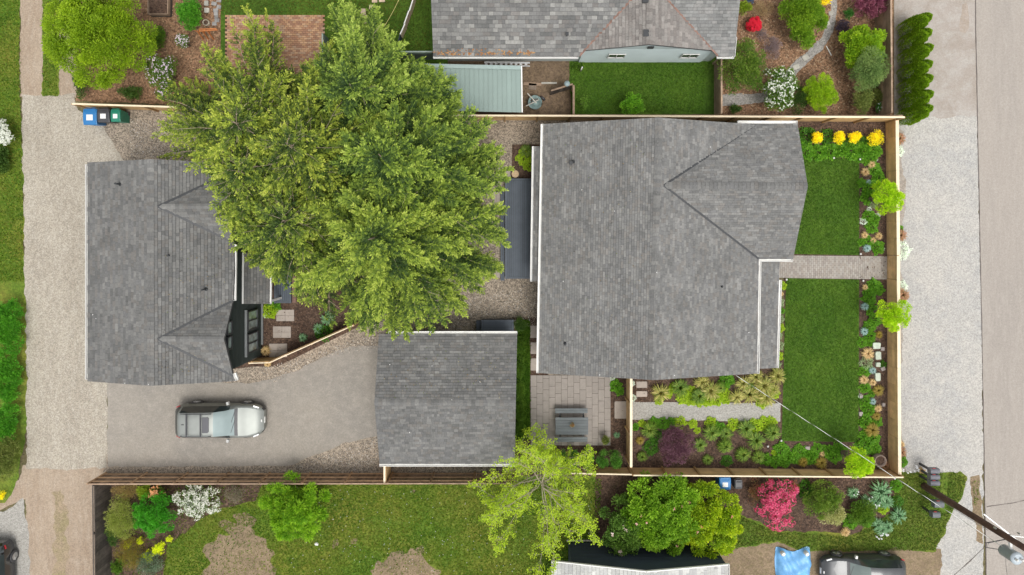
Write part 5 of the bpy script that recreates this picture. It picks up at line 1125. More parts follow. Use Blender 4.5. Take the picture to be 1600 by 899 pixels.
        if rs.rand() < (.7 if bare else .12):
            for s_ in range(4):
                i0 = int(m_ * rs.uniform(.3, .8)); e = path[i0] + (dr[0] * .5, dr[1] * .5, .05) + side * rs.choice((-1, 1)) * rs.uniform(.25, .5); tube(br, [path[i0], e], [r0 * .4, .004], 3, (1, 1, 1), cap=False)
    LP = np.concatenate(LP); LD = unit(np.concatenate(LD)); LN = unit(np.concatenate(LN)); LL = np.concatenate(LL); g = np.concatenate(LC)
    fo = MB(); tint = np.array([(1, 1, .9), (.96, 1, .95), (1.12, 1.03, .85), (1.12, 1.05, .85), (.95, 1, 1.05), (1.05, 1.02, .9), (1.08, 1.03, .9)][idx])
    fo.quads(leafquads(LP, LD, LN, LL, LL * .23, curl=.08), palpick(NP_, (g - .45) * 1.35 + .47) * tint); fo.build('needles', LEAF, t); br.build('branches', TWIG, t)  # new growth is paler; the stretched contrast also paints shade into the gaps
    return len(LP)
tot = 0
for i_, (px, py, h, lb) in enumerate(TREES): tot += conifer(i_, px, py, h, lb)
print('conifer leaves', tot)

# ------- sparse leafed maple over the garage corner
def maple():
    top = P(848, 768, 4.6); t = thing('maple_tree', 'sparse young tree with lime leaves and bare grey branches in front of the patio', 'tree', (top[0] + 0, top[1] + .0, 0))
    rs = np.random.RandomState(5); br = MB(); base = np.array((top[0], top[1], 0)); fork = base + (0.05, .05, 2.2); tube(br, [base, base + (.03, 0, 1.1), fork, fork + (.05, .1, 1.3), fork + (-.1, .05, 2.5)], [.13, .11, .09, .05, .015], 8); tr = br.build('trunk', PTWIG, t)
    OUTM = [(716, 790), (720, 835), (708, 850), (745, 880), (790, 905), (860, 905), (905, 860), (925, 870), (922, 820), (958, 788), (940, 760), (932, 720), (905, 678), (870, 690), (850, 680), (808, 655), (800, 680), (770, 690), (765, 730), (705, 765)]
    br = MB(); tips = []
    for b in range(34):
        a = b * 2.39996 + rs.normal(0, .2); a += rs.normal(0, .3); dr = np.array((math.cos(a), math.sin(a), 0)); z0 = 1.2 + rs.uniform(0, 3.2); el = rs.uniform(.2, 1.0)
        rmax = 1.0
        for rr in np.arange(.6, 6, .15):
            p = fork + dr * rr; s_ = FOC / (CAM_H - 3.6); u, v = NX + p[0] * s_, NY - p[1] * s_
            if not inpoly(np.array([u]), np.array([v]), OUTM)[0]: break
            rmax = rr
        r = rmax * rs.uniform(.62, 1.02) if b % 4 else rmax * .55
        zt = z0 + r * math.tan(el) * .45 + .5; zt = min(zt, 5.2); p0 = np.array((fork[0], fork[1], z0)); m_ = 7; path = []; w = rs.normal(0, .28)
        for i in range(m_ + 1):
            q = i / m_; s3 = np.array((-dr[1], dr[0], 0)); path.append(p0 + dr * r * q + (0, 0, (zt - z0) * (q ** .75)) + s3 * (w * math.sin(q * 3) * r * .5 + rs.normal(0, .06)))
        tube(br, path, [.024 * (1 - .8 * i / m_) for i in range(m_ + 1)], 5, cap=False); path = np.array(path)
        for j in range(int(r * 8) + 5):
            q = rs.uniform(.12, 1) ** .8; x = min(q, .999) * m_; i0 = int(x); p = path[i0] * (1 - x + i0) + path[i0 + 1] * (x - i0)
            a2 = a + rs.normal(0, .9); l = rs.uniform(.2, .75) * (1.15 - q * .5); e = p + np.array((math.cos(a2) * l, math.sin(a2) * l, rs.uniform(-.05, .3)))
            tube(br, [p, (p + e) / 2 + (0, 0, .03), e], [.009, .007, .004], 3, cap=False); tips.append(e)
            if l > .4: tips.append((p + e) / 2)
        tips.append(path[-1])
    br.build('branches', PTWIG, t); tips = np.array(tips); k = 17; n = len(tips) * k
    c = np.repeat(tips, k, 0); e = unit(rs.normal(size=(n, 3)) * (1, 1, .5)); p = c + e * rs.uniform(.0, .13, (n, 1)); l = rs.uniform(.05, .09, n)
    g = np.repeat(rs.uniform(0, 1, len(tips)), k) * .5 + rs.uniform(0, .5, n)
    mb = MB(); mb.quads(leafquads(p, unit(e + rs.normal(0, .3, (n, 3))), unit(rs.normal(0, .5, (n, 3)) + (0, 0, 1)), l, l * .42), palpick([(.15, .24, .012), (.25, .34, .018), (.36, .43, .03)], g)); mb.build('leaves', LEAF, t)
maple()

# ------- trees and large shrubs
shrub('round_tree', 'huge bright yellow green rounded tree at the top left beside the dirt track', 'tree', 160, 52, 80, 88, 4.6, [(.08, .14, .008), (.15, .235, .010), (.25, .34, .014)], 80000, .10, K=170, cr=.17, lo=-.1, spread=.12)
shrub('shrub', 'bright green glossy round shrub beside the driftwood path', 'shrub', 299, 22, 22, 24, 1.6, [(.03, .12, .01), (.06, .20, .015), (.1, .27, .02)], 5200, .10, K=40, cr=.25)
shrub('shrub', 'small loose green shrub on the bark left of the conifer clump', 'shrub', 249, 60, 11, 20, .9, G_MID, 1900, .09)
shrub('shrub', 'dark green shrub at the foot of the huge yellow green tree', 'shrub', 128, 130, 10, 30, 1.0, G_DARK, 2500, .08, K=30)
shrub('shrub', 'low dark green plant behind the bins fence', 'shrub', 205, 145, 22, 8, .7, G_DARK, 1500, .09)
shrub('lilac', 'lilac shrub with pale pink blossom clusters at the left edge of the conifer clump', 'shrub', 258, 115, 26, 42, 2.2, G_MID, 5200, .09, K=36, cr=.26, flowers=([(.70, .56, .66), (.82, .72, .78)], 300, .055))
shrub('lilac', 'smaller pink flowering shrub below the orange plant stand', 'shrub', 288, 66, 10, 12, 1.6, G_MID, 900, .08, flowers=([(.75, .62, .72), (.88, .8, .84)], 130, .055))
shrub('white_shrub', 'white flowering shrub on the left edge above the grass verge', 'shrub', 2, 205, 20, 24, 1.5, G_MID, 1800, .08, flowers=([(.8, .82, .74), (.7, .72, .62)], 420, .11))
for i, (x, y, rx, ry, h, pal) in enumerate([(14, 512, 25, 52, .9, G_MID), (12, 590, 26, 46, .8, G_MID), (12, 662, 24, 34, .8, G_MID), (8, 715, 28, 34, 1.3, G_OLIVE), (2, 250, 12, 26, .8, G_DARK)]):
    shrub('shrub', ['long bright green shrub bed halfway down the left edge', 'bright green shrub just below the middle of the left edge', 'bright green shrub low on the left edge above the variegated one', 'pale variegated shrub at the bend of the left verge', 'dark green shrub under the white flowers on the left edge'][i], 'shrub', x, y, rx, ry, h, [(.03, .12, .008), (.055, .19, .012), (.10, .28, .018)] if pal is G_MID else pal, 11000 if i < 2 else 5500, .09, K=90, cr=.2, lo=0)
shrub('yellow_flower', 'tiny clump of orange yellow flowers at the lower left verge', 'flowers', 3, 774, 8, 7, .4, G_YEL, 500, .06, tw=False)
shrub('shrub', 'wispy bright green tree shrub in the south yard against the brown fence', 'shrub', 465, 793, 54, 50, 2.9, [(.06, .16, .008), (.13, .25, .012), (.23, .37, .02)], 24000, .16, K=120, cr=.14, wr=.22, up=.0, spread=.28)
# rhododendron mass
shrub('rhododendron', 'tall green rhododendron with a few pink blooms north of the slate blue wall', 'shrub', 1032, 802, 68, 62, 2.7, [(.06, .135, .010), (.13, .245, .016), (.24, .38, .025)], 30000, .125, K=120, cr=.16, wr=.5, flowers=([(.5, .2, .12), (.7, .45, .4)], 14, .1))
shrub('rhododendron', 'yellow tinged green rhododendron beside the blue bin', 'shrub', 1106, 812, 56, 60, 2.4, [(.08, .155, .010), (.19, .28, .012), (.37, .43, .012)], 27000, .12, K=110, cr=.16, wr=.5, flowers=([(.55, .2, .1), (.7, .35, .2)], 10, .1))
shrub('rhododendron', 'darker grey green rhododendron at the south west of the shrub mass', 'shrub', 974, 824, 44, 50, 2.2, [(.045, .10, .018), (.09, .17, .028), (.15, .24, .035)], 13000, .12, K=45, cr=.22, wr=.5, flowers=([(.8, .6, .5), (.8, .65, .6)], 9, .12))
shrub('azalea', 'vivid pink azalea in full bloom against the south garden fence', 'shrub', 1211, 784, 38, 46, 1.7, G_MID, 2600, .07, K=60, cr=.2, lo=0, flowers=([(.45, .02, .09), (.75, .06, .18), (.85, .25, .36)], 2000, .062))
shrub('azalea', 'small red azalea in the shrub garden near the mottled roof', 'shrub', 1177, 38, 11, 14, .9, G_MID, 400, .06, K=22, flowers=([(.65, .01, .03), (.85, .02, .06)], 900, .06))
shrub('shrub', 'large glossy green shrub at the top of the shrub garden', 'shrub', 1252, 28, 38, 46, 2.4, [(.055, .125, .008), (.11, .20, .012), (.20, .29, .018)], 18000, .11, K=55, cr=.24)
shrub('shrub', 'dark glossy holly like shrub east of the pale blue gable house', 'shrub', 1160, 108, 36, 46, 2.8, [(.03, .08, .01), (.07, .13, .014), (.16, .22, .03)], 10500, .09, K=60, cr=.24)
shrub('viburnum', 'white flowering shrub rising over the north fence', 'shrub', 1215, 142, 29, 40, 2.4, G_MID, 7500, .09, K=50, cr=.22, flowers=([(.85, .86, .78), (.75, .78, .66)], 430, .065))
shrub('clipped_shrub', 'rounded yellow green ball shrub beside the white flowering shrub', 'shrub', 1279, 147, 29, 31, 1.9, [(.10, .19, .008), (.19, .30, .010), (.30, .41, .015)], 20000, .06, K=120, cr=.16, lo=0, spread=.1)
shrub('shrub', 'dark green shrub tucked between the white shrub and the yellow green ball', 'shrub', 1249, 155, 12, 26, 1.3, G_DARK, 3000, .07)
shrub('shrub', 'bright green lumpy shrub by the tall brown fence in the shrub garden', 'shrub', 1343, 76, 38, 38, 2.3, [(.07, .16, .008), (.15, .26, .012), (.28, .38, .016)], 15000, .11, K=50, cr=.24)
shrub('weeping_conifer', 'drooping blue green weeping conifer beside the lumpy bright shrub', 'shrub', 1352, 112, 25, 42, 2.8, [(.06, .11, .03), (.11, .17, .045), (.18, .24, .07)], 11000, .12, K=50, cr=.25, wr=.2, up=-.5)
shrub('weeping_conifer', 'thin yellow green trailing conifer hanging over the north fence corner', 'shrub', 1346, 158, 12, 24, 1.8, G_OLIVE, 3000, .13, K=24, wr=.2, up=-.6)
shrub('fern', 'feathery pale fern by the tall brown fence', 'fern', 1371, 152, 14, 17, .8, G_OLIVE, 1300, .14, wr=.22)
shrub('shrub', 'bright green shrub with white specks in the fence corner', 'shrub', 1376, 167, 9, 11, .8, [(.03, .14, .02), (.06, .22, .03)], 900, .08, flowers=([(.8, .85, .8), (.8, .85, .8)], 26, .05))
shrub('shrub', 'dark green shrub low against the tall brown fence', 'shrub', 1371, 120, 12, 14, .8, [(.02, .09, .015), (.04, .14, .02)], 1600, .08)
shrub('japanese_maple', 'purple red leaved maple at the top right of the shrub garden', 'shrub', 1357, 8, 31, 20, 1.8, [(.09, .02, .04), (.17, .05, .08), (.26, .10, .13)], 8500, .075, K=50, cr=.22)
shrub('shrub', 'dark purple low shrub by the curving path', 'shrub', 1316, 42, 13, 13, .7, [(.03, .022, .035), (.06, .045, .06)], 1500, .07)
shrub('shrub', 'small round green shrub above the dark purple one', 'shrub', 1325, 22, 8, 9, .7, [(.03, .12, .02), (.06, .18, .03)], 900, .07)
shrub('shrub', 'yellow shrub cut by the top edge over the curving path', 'shrub', 1290, -2, 14, 9, 1.0, G_YEL, 1100, .08)
shrub('lavender', 'grey purple lavender patch left of the curving path', 'shrub', 1206, 74, 17, 22, .6, G_GREYP, 2600, .07, K=30, wr=.2, lo=0)
shrub('lavender', 'grey violet heather below the red azalea', 'shrub', 1190, 54, 11, 9, .5, G_GREYP, 900, .06, wr=.2, lo=0)
shrub('shrub', 'straw coloured dry shrub above the lavender patch', 'shrub', 1190, 15, 20, 16, .7, [(.22, .15, .09), (.33, .24, .14), (.2, .18, .08)], 2200, .08, wr=.2, lo=0)
shrub('shrub', 'small lime shrub by the corner of the mottled roof', 'shrub', 1162, 12, 12, 11, .8, G_YG, 1100, .08)
shrub('shrub', 'blue leaved plant cut by the top edge', 'shrub', 1172, -1, 10, 6, .5, [(.05, .09, .16), (.1, .15, .22)], 400, .08)
shrub('shrub', 'low green plant by the north fence below the gravel path', 'shrub', 1149, 171, 12, 7, .5, G_DARK, 700, .08)
shrub('young_tree', 'small bright green tree overhanging the north fence from the neighbour lawn', 'tree', 986, 165, 24, 17, 2.0, [(.05, .14, .01), (.10, .24, .015), (.17, .34, .02)], 3000, .085, K=34, cr=.22, lo=0)
shrub('sapling', 'thin pale green sapling in the south west of the neighbour lawn', 'sapling', 912, 160, 6, 13, 1.1, [(.07, .15, .02), (.14, .24, .03)], 420, .07)
shrub('sapling', 'low green weeds by the house corner on the neighbour lawn', 'plant', 903, 104, 12, 6, .4, G_MID, 500, .08)
# lime street side trees of the front bed
for i, (x, y, r, r2, lab) in enumerate([(1385, 308, 28, 27, 'lime green young tree north of the brick walk leaning over the front fence'), (1393, 493, 30, 28, 'lime green young tree south of the brick walk leaning over the front fence'), (1340, 723, 26, 29, 'lime green young tree in the south east corner beside the pink urn')]):
    t = shrub('young_tree', lab, 'tree', x, y, r, r2, 2.6, G_LIME, 8200, .075, K=54, cr=.2, group='three lime green young trees in the front garden', zc=1.9, lo=-.3)
# yellow shrubs
for i, (x, y, r) in enumerate([(1275, 216, 9.5), (1310, 215, 10), (1334, 215, 11), (1366, 216, 14)]):
    shrub('yellow_shrub', ['golden yellow shrub nearest the house of the four in the north bed', 'second golden yellow shrub from the house in the north bed', 'third golden yellow shrub from the house in the north bed', 'largest golden yellow shrub by the corner of the cedar fence'][i], 'shrub', x, y, r, r * .95, .9, G_YEL, 1500, .07, K=24, group='four golden yellow shrubs in the north bed', lo=0)
shrub('purple_shrub', 'dark purple leaved shrub in the south bed of the front garden', 'shrub', 1055, 695, 31, 34, 1.7, [(.045, .016, .028), (.10, .042, .06), (.19, .10, .13)], 12500, .055, K=95, cr=.17, lo=-.1)
# clipped columns and hedges
for i, (x, y, r, q) in enumerate([(941, 718, 9.5, 17), (962, 718, 10, 17), (919, 716, 10, 17), (898, 716, 9, 15), (878, 718, 9, 14)]):
    shrub('clipped_shrub', ['fourth clipped shrub of the row, left of the one by the dividing fence', 'clipped shrub nearest the dividing fence', 'third clipped shrub behind the picnic table', 'clipped shrub under the lime branches, second from the west', 'westernmost clipped shrub under the lime branches'][i], 'shrub', x, y, r, q, 1.4, [(.03, .10, .012), (.06, .16, .018), (.11, .24, .03)], 2800, .055, K=32, cr=.26, group='row of clipped shrubs south of the patio')
for i, py in enumerate((28, 52, 77, 102, 125, 150, 172)):
    t0_ = P(1440, py, 2.1); bx = P(1412, 0, 0)[0]; by = t0_[1]
    lab = ['northernmost', 'second', 'third', 'fourth', 'fifth', 'sixth', 'southernmost'][i] + ' columnar cedar of the hedge beside the frontage, counted from the top'
    t = thing('columnar_cedar', lab, 'tree', (bx, by, 0), 'row of seven columnar cedars'); mb = MB(); n = 9000; H_ = 2.1 * random.uniform(.95, 1.04)
    for (ox, oy, hh, rr, nn) in ((-.05, -.07, H_, .43, 10000), (.22, .13, H_ * .98, .31, 5000)):
        zf = RS.rand(nn) ** .8; ang = RS.uniform(0, 6.283, nn); prof = np.clip((1 - zf ** 3.6) ** .5, .10, 1) * rr * (1 + .10 * np.sin(ang * 5 + zf * 6) + .05 * np.sin(ang * 11 + zf * 17)); q = RS.uniform(.72, 1, nn) ** .5
        p = np.stack([bx + ox + np.cos(ang) * prof * q, by + oy + np.sin(ang) * prof * q, .08 + zf * hh], 1); d = unit(np.stack([np.cos(ang) * .5, np.sin(ang) * .5, np.full(nn, .9)], 1) + RS.normal(0, .3, (nn, 3))); nr = np.stack([np.cos(ang), np.sin(ang), np.full(nn, .4)], 1)
        mb.quads(leafquads(p, d, unit(nr + RS.normal(0, .3, (nn, 3))), RS.uniform(.05, .1, nn), RS.uniform(.012, .024, nn)), palpick([(.06, .13, .006), (.15, .25, .012), (.25, .36, .02)], RS.normal(.5, .3, nn)))
    mb.build('foliage', LEAF, t); mb = MB(); tube(mb, [(bx, by, 0), (bx, by, 1.9)], [.05, .02], 6); mb.build('trunk', BARK, t)
# ------- south west bed
shrub('shrub', 'dense bright green round shrub below the white blossom in the south west bed', 'shrub', 243, 804, 36, 34, 1.5, [(.02, .12, .008), (.045, .21, .012), (.08, .31, .02)], 12000, .085, K=80, cr=.18, lo=0)
shrub('white_shrub', 'white blossoming shrub against the brown fence in the south yard', 'shrub', 309, 782, 41, 29, 1.3, G_MID, 6000, .07, K=150, cr=.13, lo=.1, flowers=([(.80, .80, .70), (.88, .88, .8)], 2300, .042))
shrub('azalea', 'peach orange flowering azalea between lime and green shrubs', 'shrub', 247, 768, 15, 10, .9, G_MID, 700, .07, flowers=([(.85, .40, .15), (.9, .55, .3)], 60, .10))
shrub('shrub', 'lime shrub left of the peach orange azalea', 'shrub', 226, 767, 12, 14, 1.0, G_YG, 1500, .08)
shrub('shrub', 'dry brown and straw shrub in the top corner of the south west bed', 'shrub', 198, 765, 28, 14, .9, [(.16, .14, .05), (.28, .22, .08), (.2, .12, .05)], 2200, .09, wr=.2)
shrub('shrub', 'wispy olive shrub along the west fence', 'shrub', 192, 806, 26, 40, 1.5, [(.12, .16, .03), (.22, .26, .05), (.3, .3, .1)], 5200, .12, K=40, wr=.16)
shrub('shrub', 'bare twiggy grey shrub beside the white blossoms', 'shrub', 367, 772, 18, 14, .7, [(.13, .11, .09), (.2, .18, .13), (.1, .12, .05)], 1300, .1, wr=.12)
shrub('shrub', 'dark green shrub strip at the foot of the west fence', 'shrub', 178, 830, 8, 26, .9, G_DARK, 1800, .08)
shrub('shrub', 'reddish brown heather mound in the lower south west bed', 'shrub', 206, 862, 28, 30, .8, [(.13, .08, .03), (.22, .17, .03), (.09, .14, .02)], 5200, .08, K=36, wr=.2)
shrub('shrub', 'grey green dark mound at the bottom of the south west bed', 'shrub', 236, 880, 28, 24, .7, [(.05, .08, .04), (.10, .14, .08), (.2, .25, .18)], 3000, .07, K=36)
for i, (x, y, r) in enumerate([(249, 856, 11), (232, 869, 10), (200, 850, 6), (220, 845, 5), (266, 841, 5)]):
    shrub('spurge', ['largest acid yellow plant at the right of the south west bed', 'acid yellow plant at the bottom of the south west bed', 'acid yellow flower clump nearest the west fence', 'small acid yellow clump above the dark mound', 'tiny acid yellow clump at the lawn edge'][i], 'plant', x, y, r, r * 1.1, .6, [(.3, .38, .01), (.5, .55, .015), (.62, .62, .03)], int(9 * r * r) + 100, .06, K=16, group='acid yellow plants in the south west bed')
shrub('shrub', 'green leafy plant at the bottom corner of the west fence', 'shrub', 184, 885, 10, 14, .6, G_MID, 900, .1)
# ------- south east bed
shrub('shrub', 'dark olive green shrub right of the pink azalea', 'shrub', 1285, 780, 36, 30, 1.2, [(.05, .10, .012), (.10, .17, .02), (.18, .24, .035)], 6500, .09, K=60, cr=.2)
shrub('shrub', 'straw and cream variegated shrub in the south east bed', 'shrub', 1300, 802, 24, 20, 1.0, [(.16, .19, .05), (.30, .30, .12), (.42, .42, .2)], 3500, .08, K=36)
shrub('shrub', 'dark green leafy shrub below the variegated one in the south east bed', 'shrub', 1345, 800, 26, 24, .8, G_MID, 3800, .09, K=40)
shrub('shrub', 'reddish low shrub left of the pink azalea by the grey bin', 'shrub', 1178, 768, 10, 26, .7, [(.16, .07, .04), (.24, .12, .07), (.08, .12, .02)], 1200, .07)
shrub('shrub', 'red brown shrublet right of the pink azalea', 'shrub', 1240, 760, 9, 10, .7, [(.18, .06, .03), (.28, .12, .06)], 500, .07)

# ------- ornamental grasses, mounds and tufts, each kind shares a few meshes
def tuftmesh(name, n, r, h, pal, w=.013, seed=0, droop=.35):
    rs = np.random.RandomState(seed); a = rs.uniform(0, 6.283, n); rr = r * rs.uniform(.35, 1.05, n); hh = h * rs.uniform(.6, 1.1, n); b0 = rs.uniform(0, .12, n) * r
    D = np.stack([np.cos(a), np.sin(a), 0 * a], 1); S = np.stack([-np.sin(a), np.cos(a), 0 * a], 1); U = np.array((0, 0, 1.))
    p0 = D * b0[:, None]; p1 = D * (rr * .42)[:, None] + U * (hh * .85)[:, None]; p2 = D * (rr * .8)[:, None] + U * (hh * .9)[:, None]; p3 = D * rr[:, None] + U * (hh * droop)[:, None] + S * (rs.normal(0, .08, n) * r)[:, None]
    W_ = (w * rs.uniform(.6, 1.4, n))[:, None]; mb = MB(); g = rs.rand(n); c = palpick(pal, g)
    mb.quads(np.stack([p0 - S * W_ * .6, p0 + S * W_ * .6, p1 + S * W_, p1 - S * W_], 1), c * .9); mb.quads(np.stack([p1 - S * W_, p1 + S * W_, p2 + S * W_ * .8, p2 - S * W_ * .8], 1), c); mb.quads(np.stack([p2 - S * W_ * .8, p2 + S * W_ * .8, p3], 1), c * 1.1)
    return mb.mesh(name, LEAF)
def moundmesh(name, n, r, h, leaf, pal, wr=.8, seed=0, flower=None):
    rs = np.random.RandomState(seed); e = unit(rs.normal(size=(n, 3))); e[:, 2] = np.abs(e[:, 2]); lump = 1 + .14 * np.sin(np.arctan2(e[:, 1], e[:, 0]) * 5 + seed) + .08 * np.sin(e[:, 0] * 9 + seed * 2)
    p = e * np.array((r, r, h * .85)) * (rs.uniform(.45, 1, n) ** .5 * lump)[:, None]; d = unit(e * (1, 1, .4) + rs.normal(0, .4, (n, 3)) + (0, 0, .1)); nr = unit(e * .4 + (0, 0, 1) + rs.normal(0, .3, (n, 3))); l = leaf * rs.uniform(.7, 1.3, n)
    mb = MB(); mb.quads(leafquads(p, d, nr, l, l * wr * .5), palpick(pal, rs.normal(.5, .22, n))); return mb.mesh(name, LEAF)
KM = {
 'gold': ('grass_tuft', 'ornamental grass', 'straw gold tufted grass', [tuftmesh('gold_tuft', 230, 1, .75, [(.10, .15, .02), (.36, .32, .10), (.17, .20, .03), (.50, .42, .18)], .018, s) for s in (1, 2, 3)], 1),
 'golds': ('grass_tuft', 'ornamental grass', 'small buff grass tuft', [tuftmesh('buff_tuft', 220, 1, .8, [(.38, .27, .14), (.50, .38, .2), (.28, .22, .08)], .028, s) for s in (4, 5)], 1),
 'green': ('grass_tuft', 'ornamental grass', 'yellow green arching grass', [tuftmesh('green_tuft', 300, 1, .75, [(.05, .10, .012), (.11, .19, .02), (.22, .27, .05)], .02, s) for s in (6, 7, 8)], 1),
 'olive': ('grass_tuft', 'ornamental grass', 'olive brown sedge tuft', [tuftmesh('olive_tuft', 300, 1, .7, [(.14, .11, .02), (.24, .19, .03), (.32, .24, .06)], .018, s) for s in (9, 10)], 1),
 'blue': ('fescue', 'ornamental grass', 'silvery blue fescue tuft', [tuftmesh('fescue_tuft', 260, 1, .9, [(.20, .30, .28), (.32, .42, .40), (.14, .22, .2)], .024, s) for s in (11, 12)], 1),
 'mound': ('leafy_mound', 'plant', 'bright green leafy mound', [moundmesh('green_mound', 520, 1, .55, .24, [(.05, .14, .010), (.085, .21, .014), (.14, .28, .02)], .9, s) for s in (21, 22, 23)], 1),
 'dmound': ('leafy_mound', 'plant', 'deep green low mound', [moundmesh('deep_mound', 520, 1, .5, .2, [(.025, .085, .008), (.045, .13, .012), (.08, .18, .015)], .8, s) for s in (24, 25)], 1),
 'lime': ('leafy_mound', 'plant', 'lime yellow leafy mound', [moundmesh('lime_mound', 480, 1, .55, .24, [(.15, .24, .012), (.24, .34, .018), (.34, .42, .03)], .8, s) for s in (26, 27)], 1),
 'sage': ('leafy_mound', 'plant', 'grey green rounded mound', [moundmesh('sage_mound', 700, 1, .7, .14, G_SAGE, .5, s) for s in (28, 29)], 1),
 'silver': ('silver_plant', 'plant', 'pale silver rosette plant', [moundmesh('silver_mound', 420, 1, .5, .24, [(.36, .42, .34), (.5, .55, .47), (.62, .66, .6)], .4, s) for s in (30, 31)], 1),
 'rust': ('rusty_plant', 'plant', 'rust brown dried plant', [tuftmesh('rust_tuft', 300, 1, .8, [(.24, .12, .07), (.36, .2, .12), (.14, .13, .04)], .03, s) for s in (13, 14)], 1),
 'agap': ('strappy_plant', 'plant', 'blue green strappy leaved plant', [tuftmesh('strappy_tuft', 110, 1, .6, [(.06, .14, .06), (.11, .22, .10), (.2, .3, .17)], .045, s) for s in (15, 16)], 1),
}
PCNT = {}
def put(kind, x, y, r, where, group):
    nm, cat, desc, ms, _ = KM[kind]; h = max(.12, r * .0356 * .7); c = P(x, y, h * .6); o = bpy.data.objects.new(nm, random.choice(ms)); C.objects.link(o)
    s_ = r * .0356 * (1.28 if kind in ('dmound', 'gold', 'green') else 1.13 if kind in ('mound', 'lime') else 1.06); o.location = (c[0], c[1], .01); o.scale = (s_, s_, s_ * random.uniform(.85, 1.15)); o.rotation_euler = (random.uniform(-.1, .32), random.uniform(-.2, .2), random.uniform(-.5, .5)) if 'tuft' in nm else (0, 0, random.uniform(0, 6.28))
    key = (desc, where); PCNT.setdefault(key, []).append((o, x, y)); o['category'] = cat; o['group'] = group + ' (' + nm.replace('_', ' ') + 's)'
def bed(where, group, items, axis='y'):
    for k, x, y, r in items: put(k, x, y, r, where, group)
    for (d, w), L_ in list(PCNT.items()):
        if w != where: continue
        L_.sort(key=lambda q: q[2] if axis == 'y' else q[1])
        for i, (o, x, y) in enumerate(L_):
            o['label'] = (('only ' if len(L_) == 1 else nth(i) + ' ') + d + (' in ' if len(L_) == 1 else (' from the north in ' if axis == 'y' else ' from the west in ')) + w)
bed('the fence bed above the walk', 'plants in the fence bed', [('silver', 1368, 249, 4), ('golds', 1362, 257, 7), ('golds', 1352, 269, 7.5), ('mound', 1368, 266, 9), ('mound', 1373, 276, 8), ('mound', 1347, 286, 6), ('blue', 1357, 285, 5), ('mound', 1362, 294, 11), ('mound', 1357, 308, 10), ('silver', 1359, 328, 4), ('silver', 1372, 337, 4), ('mound', 1358, 338, 8), ('mound', 1367, 343, 7), ('silver', 1350, 346, 5.5), ('mound', 1363, 355, 8.5), ('golds', 1350, 367, 6.5), ('golds', 1373, 369, 6.5), ('golds', 1364, 375, 5.5), ('mound', 1357, 379, 8), ('blue', 1354, 388, 7), ('mound', 1372, 387, 9), ('silver', 1380, 389, 3), ('mound', 1346, 379, 5), ('sage', 1365, 318, 7)])
bed('the fence bed below the walk', 'plants in the fence bed', [('golds', 1351, 449, 5.5), ('mound', 1366, 447, 9), ('mound', 1358, 456, 8), ('mound', 1374, 453, 7), ('mound', 1359, 467, 9), ('blue', 1351, 479, 7), ('mound', 1362, 484, 8), ('mound', 1367, 501, 9), ('blue', 1350, 518, 7), ('mound', 1359, 511, 8), ('mound', 1360, 526, 8), ('olive', 1373, 523, 7), ('mound', 1348, 536, 7), ('mound', 1359, 536, 5), ('dmound', 1380, 570, 4.5), ('golds', 1356, 552, 11), ('sage', 1355, 568, 10), ('mound', 1351, 582, 8), ('blue', 1363, 579, 6.5), ('golds', 1350, 593, 8), ('golds', 1363, 597, 6.5), ('olive', 1373, 610, 10), ('mound', 1352, 606, 7.5), ('mound', 1363, 615, 5.5), ('silver', 1345, 620, 3.5), ('mound', 1352, 628, 8), ('blue', 1363, 627, 6), ('golds', 1372, 638, 7), ('mound', 1358, 641, 9), ('olive', 1370, 650, 8), ('mound', 1371, 660, 7), ('mound', 1353, 660, 9), ('olive', 1363, 672, 13), ('mound', 1352, 682, 8), ('mound', 1368, 686, 7), ('mound', 1354, 697, 12), ('mound', 1366, 701, 10), ('silver', 1358, 577, 3), ('rust', 1383, 728, 9), ('rust', 1378, 735, 6)])
bed('the north bed', 'plants in the north bed', [('dmound', 1262, 213, 11), ('dmound', 1292, 213, 9), ('mound', 1262, 237, 11), ('mound', 1280, 238, 11), ('mound', 1298, 236, 11), ('mound', 1316, 234, 11), ('mound', 1334, 236, 12), ('mound', 1350, 234, 12), ('mound', 1365, 237, 12), ('mound', 1252, 228, 9), ('mound', 1358, 247, 10), ('dmound', 1322, 226, 8), ('dmound', 1350, 224, 9), ('mound', 1343, 248, 6)], 'x')
bed('the strip under the porch eave', 'plants in the porch strip', [('lime', 1223, 447, 5.5), ('golds', 1221, 459, 4), ('sage', 1219, 473, 7), ('mound', 1222, 486, 4), ('sage', 1220, 499, 5.5), ('lime', 1220, 513, 5.5), ('sage', 1217, 525, 5.5), ('sage', 1218, 541, 7), ('lime', 1217, 557, 6), ('sage', 1216, 570, 5)])
bed('the bed above the gravel path', 'plants beside the gravel path', [('gold', 1032, 614, 14), ('green', 1063, 606, 13), ('gold', 1096, 595, 12), ('gold', 1111, 609, 15), ('green', 1092, 619, 12), ('gold', 1149, 619, 12), ('mound', 1136, 594, 10), ('gold', 1160, 598, 12), ('gold', 1172, 617, 14), ('gold', 1193, 602, 15), ('gold', 1180, 589, 12), ('gold', 1196, 620, 15), ('gold', 1213, 588, 13), ('gold', 1208, 608, 10), ('lime', 1044, 616, 6), ('lime', 1053, 607, 7), ('lime', 1068, 622, 9), ('lime', 1080, 625, 8), ('lime', 1094, 625, 9), ('lime', 1107, 626, 8), ('lime', 1120, 624, 9), ('lime', 1131, 615, 8), ('lime', 1135, 625, 6), ('lime', 1209, 615, 8), ('lime', 1192, 629, 8), ('lime', 1030, 626, 6), ('green', 1171, 605, 9), ('lime', 1080, 612, 7), ('green', 1125, 604, 9), ('silver', 988, 600, 4), ('silver', 989, 622, 5)], 'x')
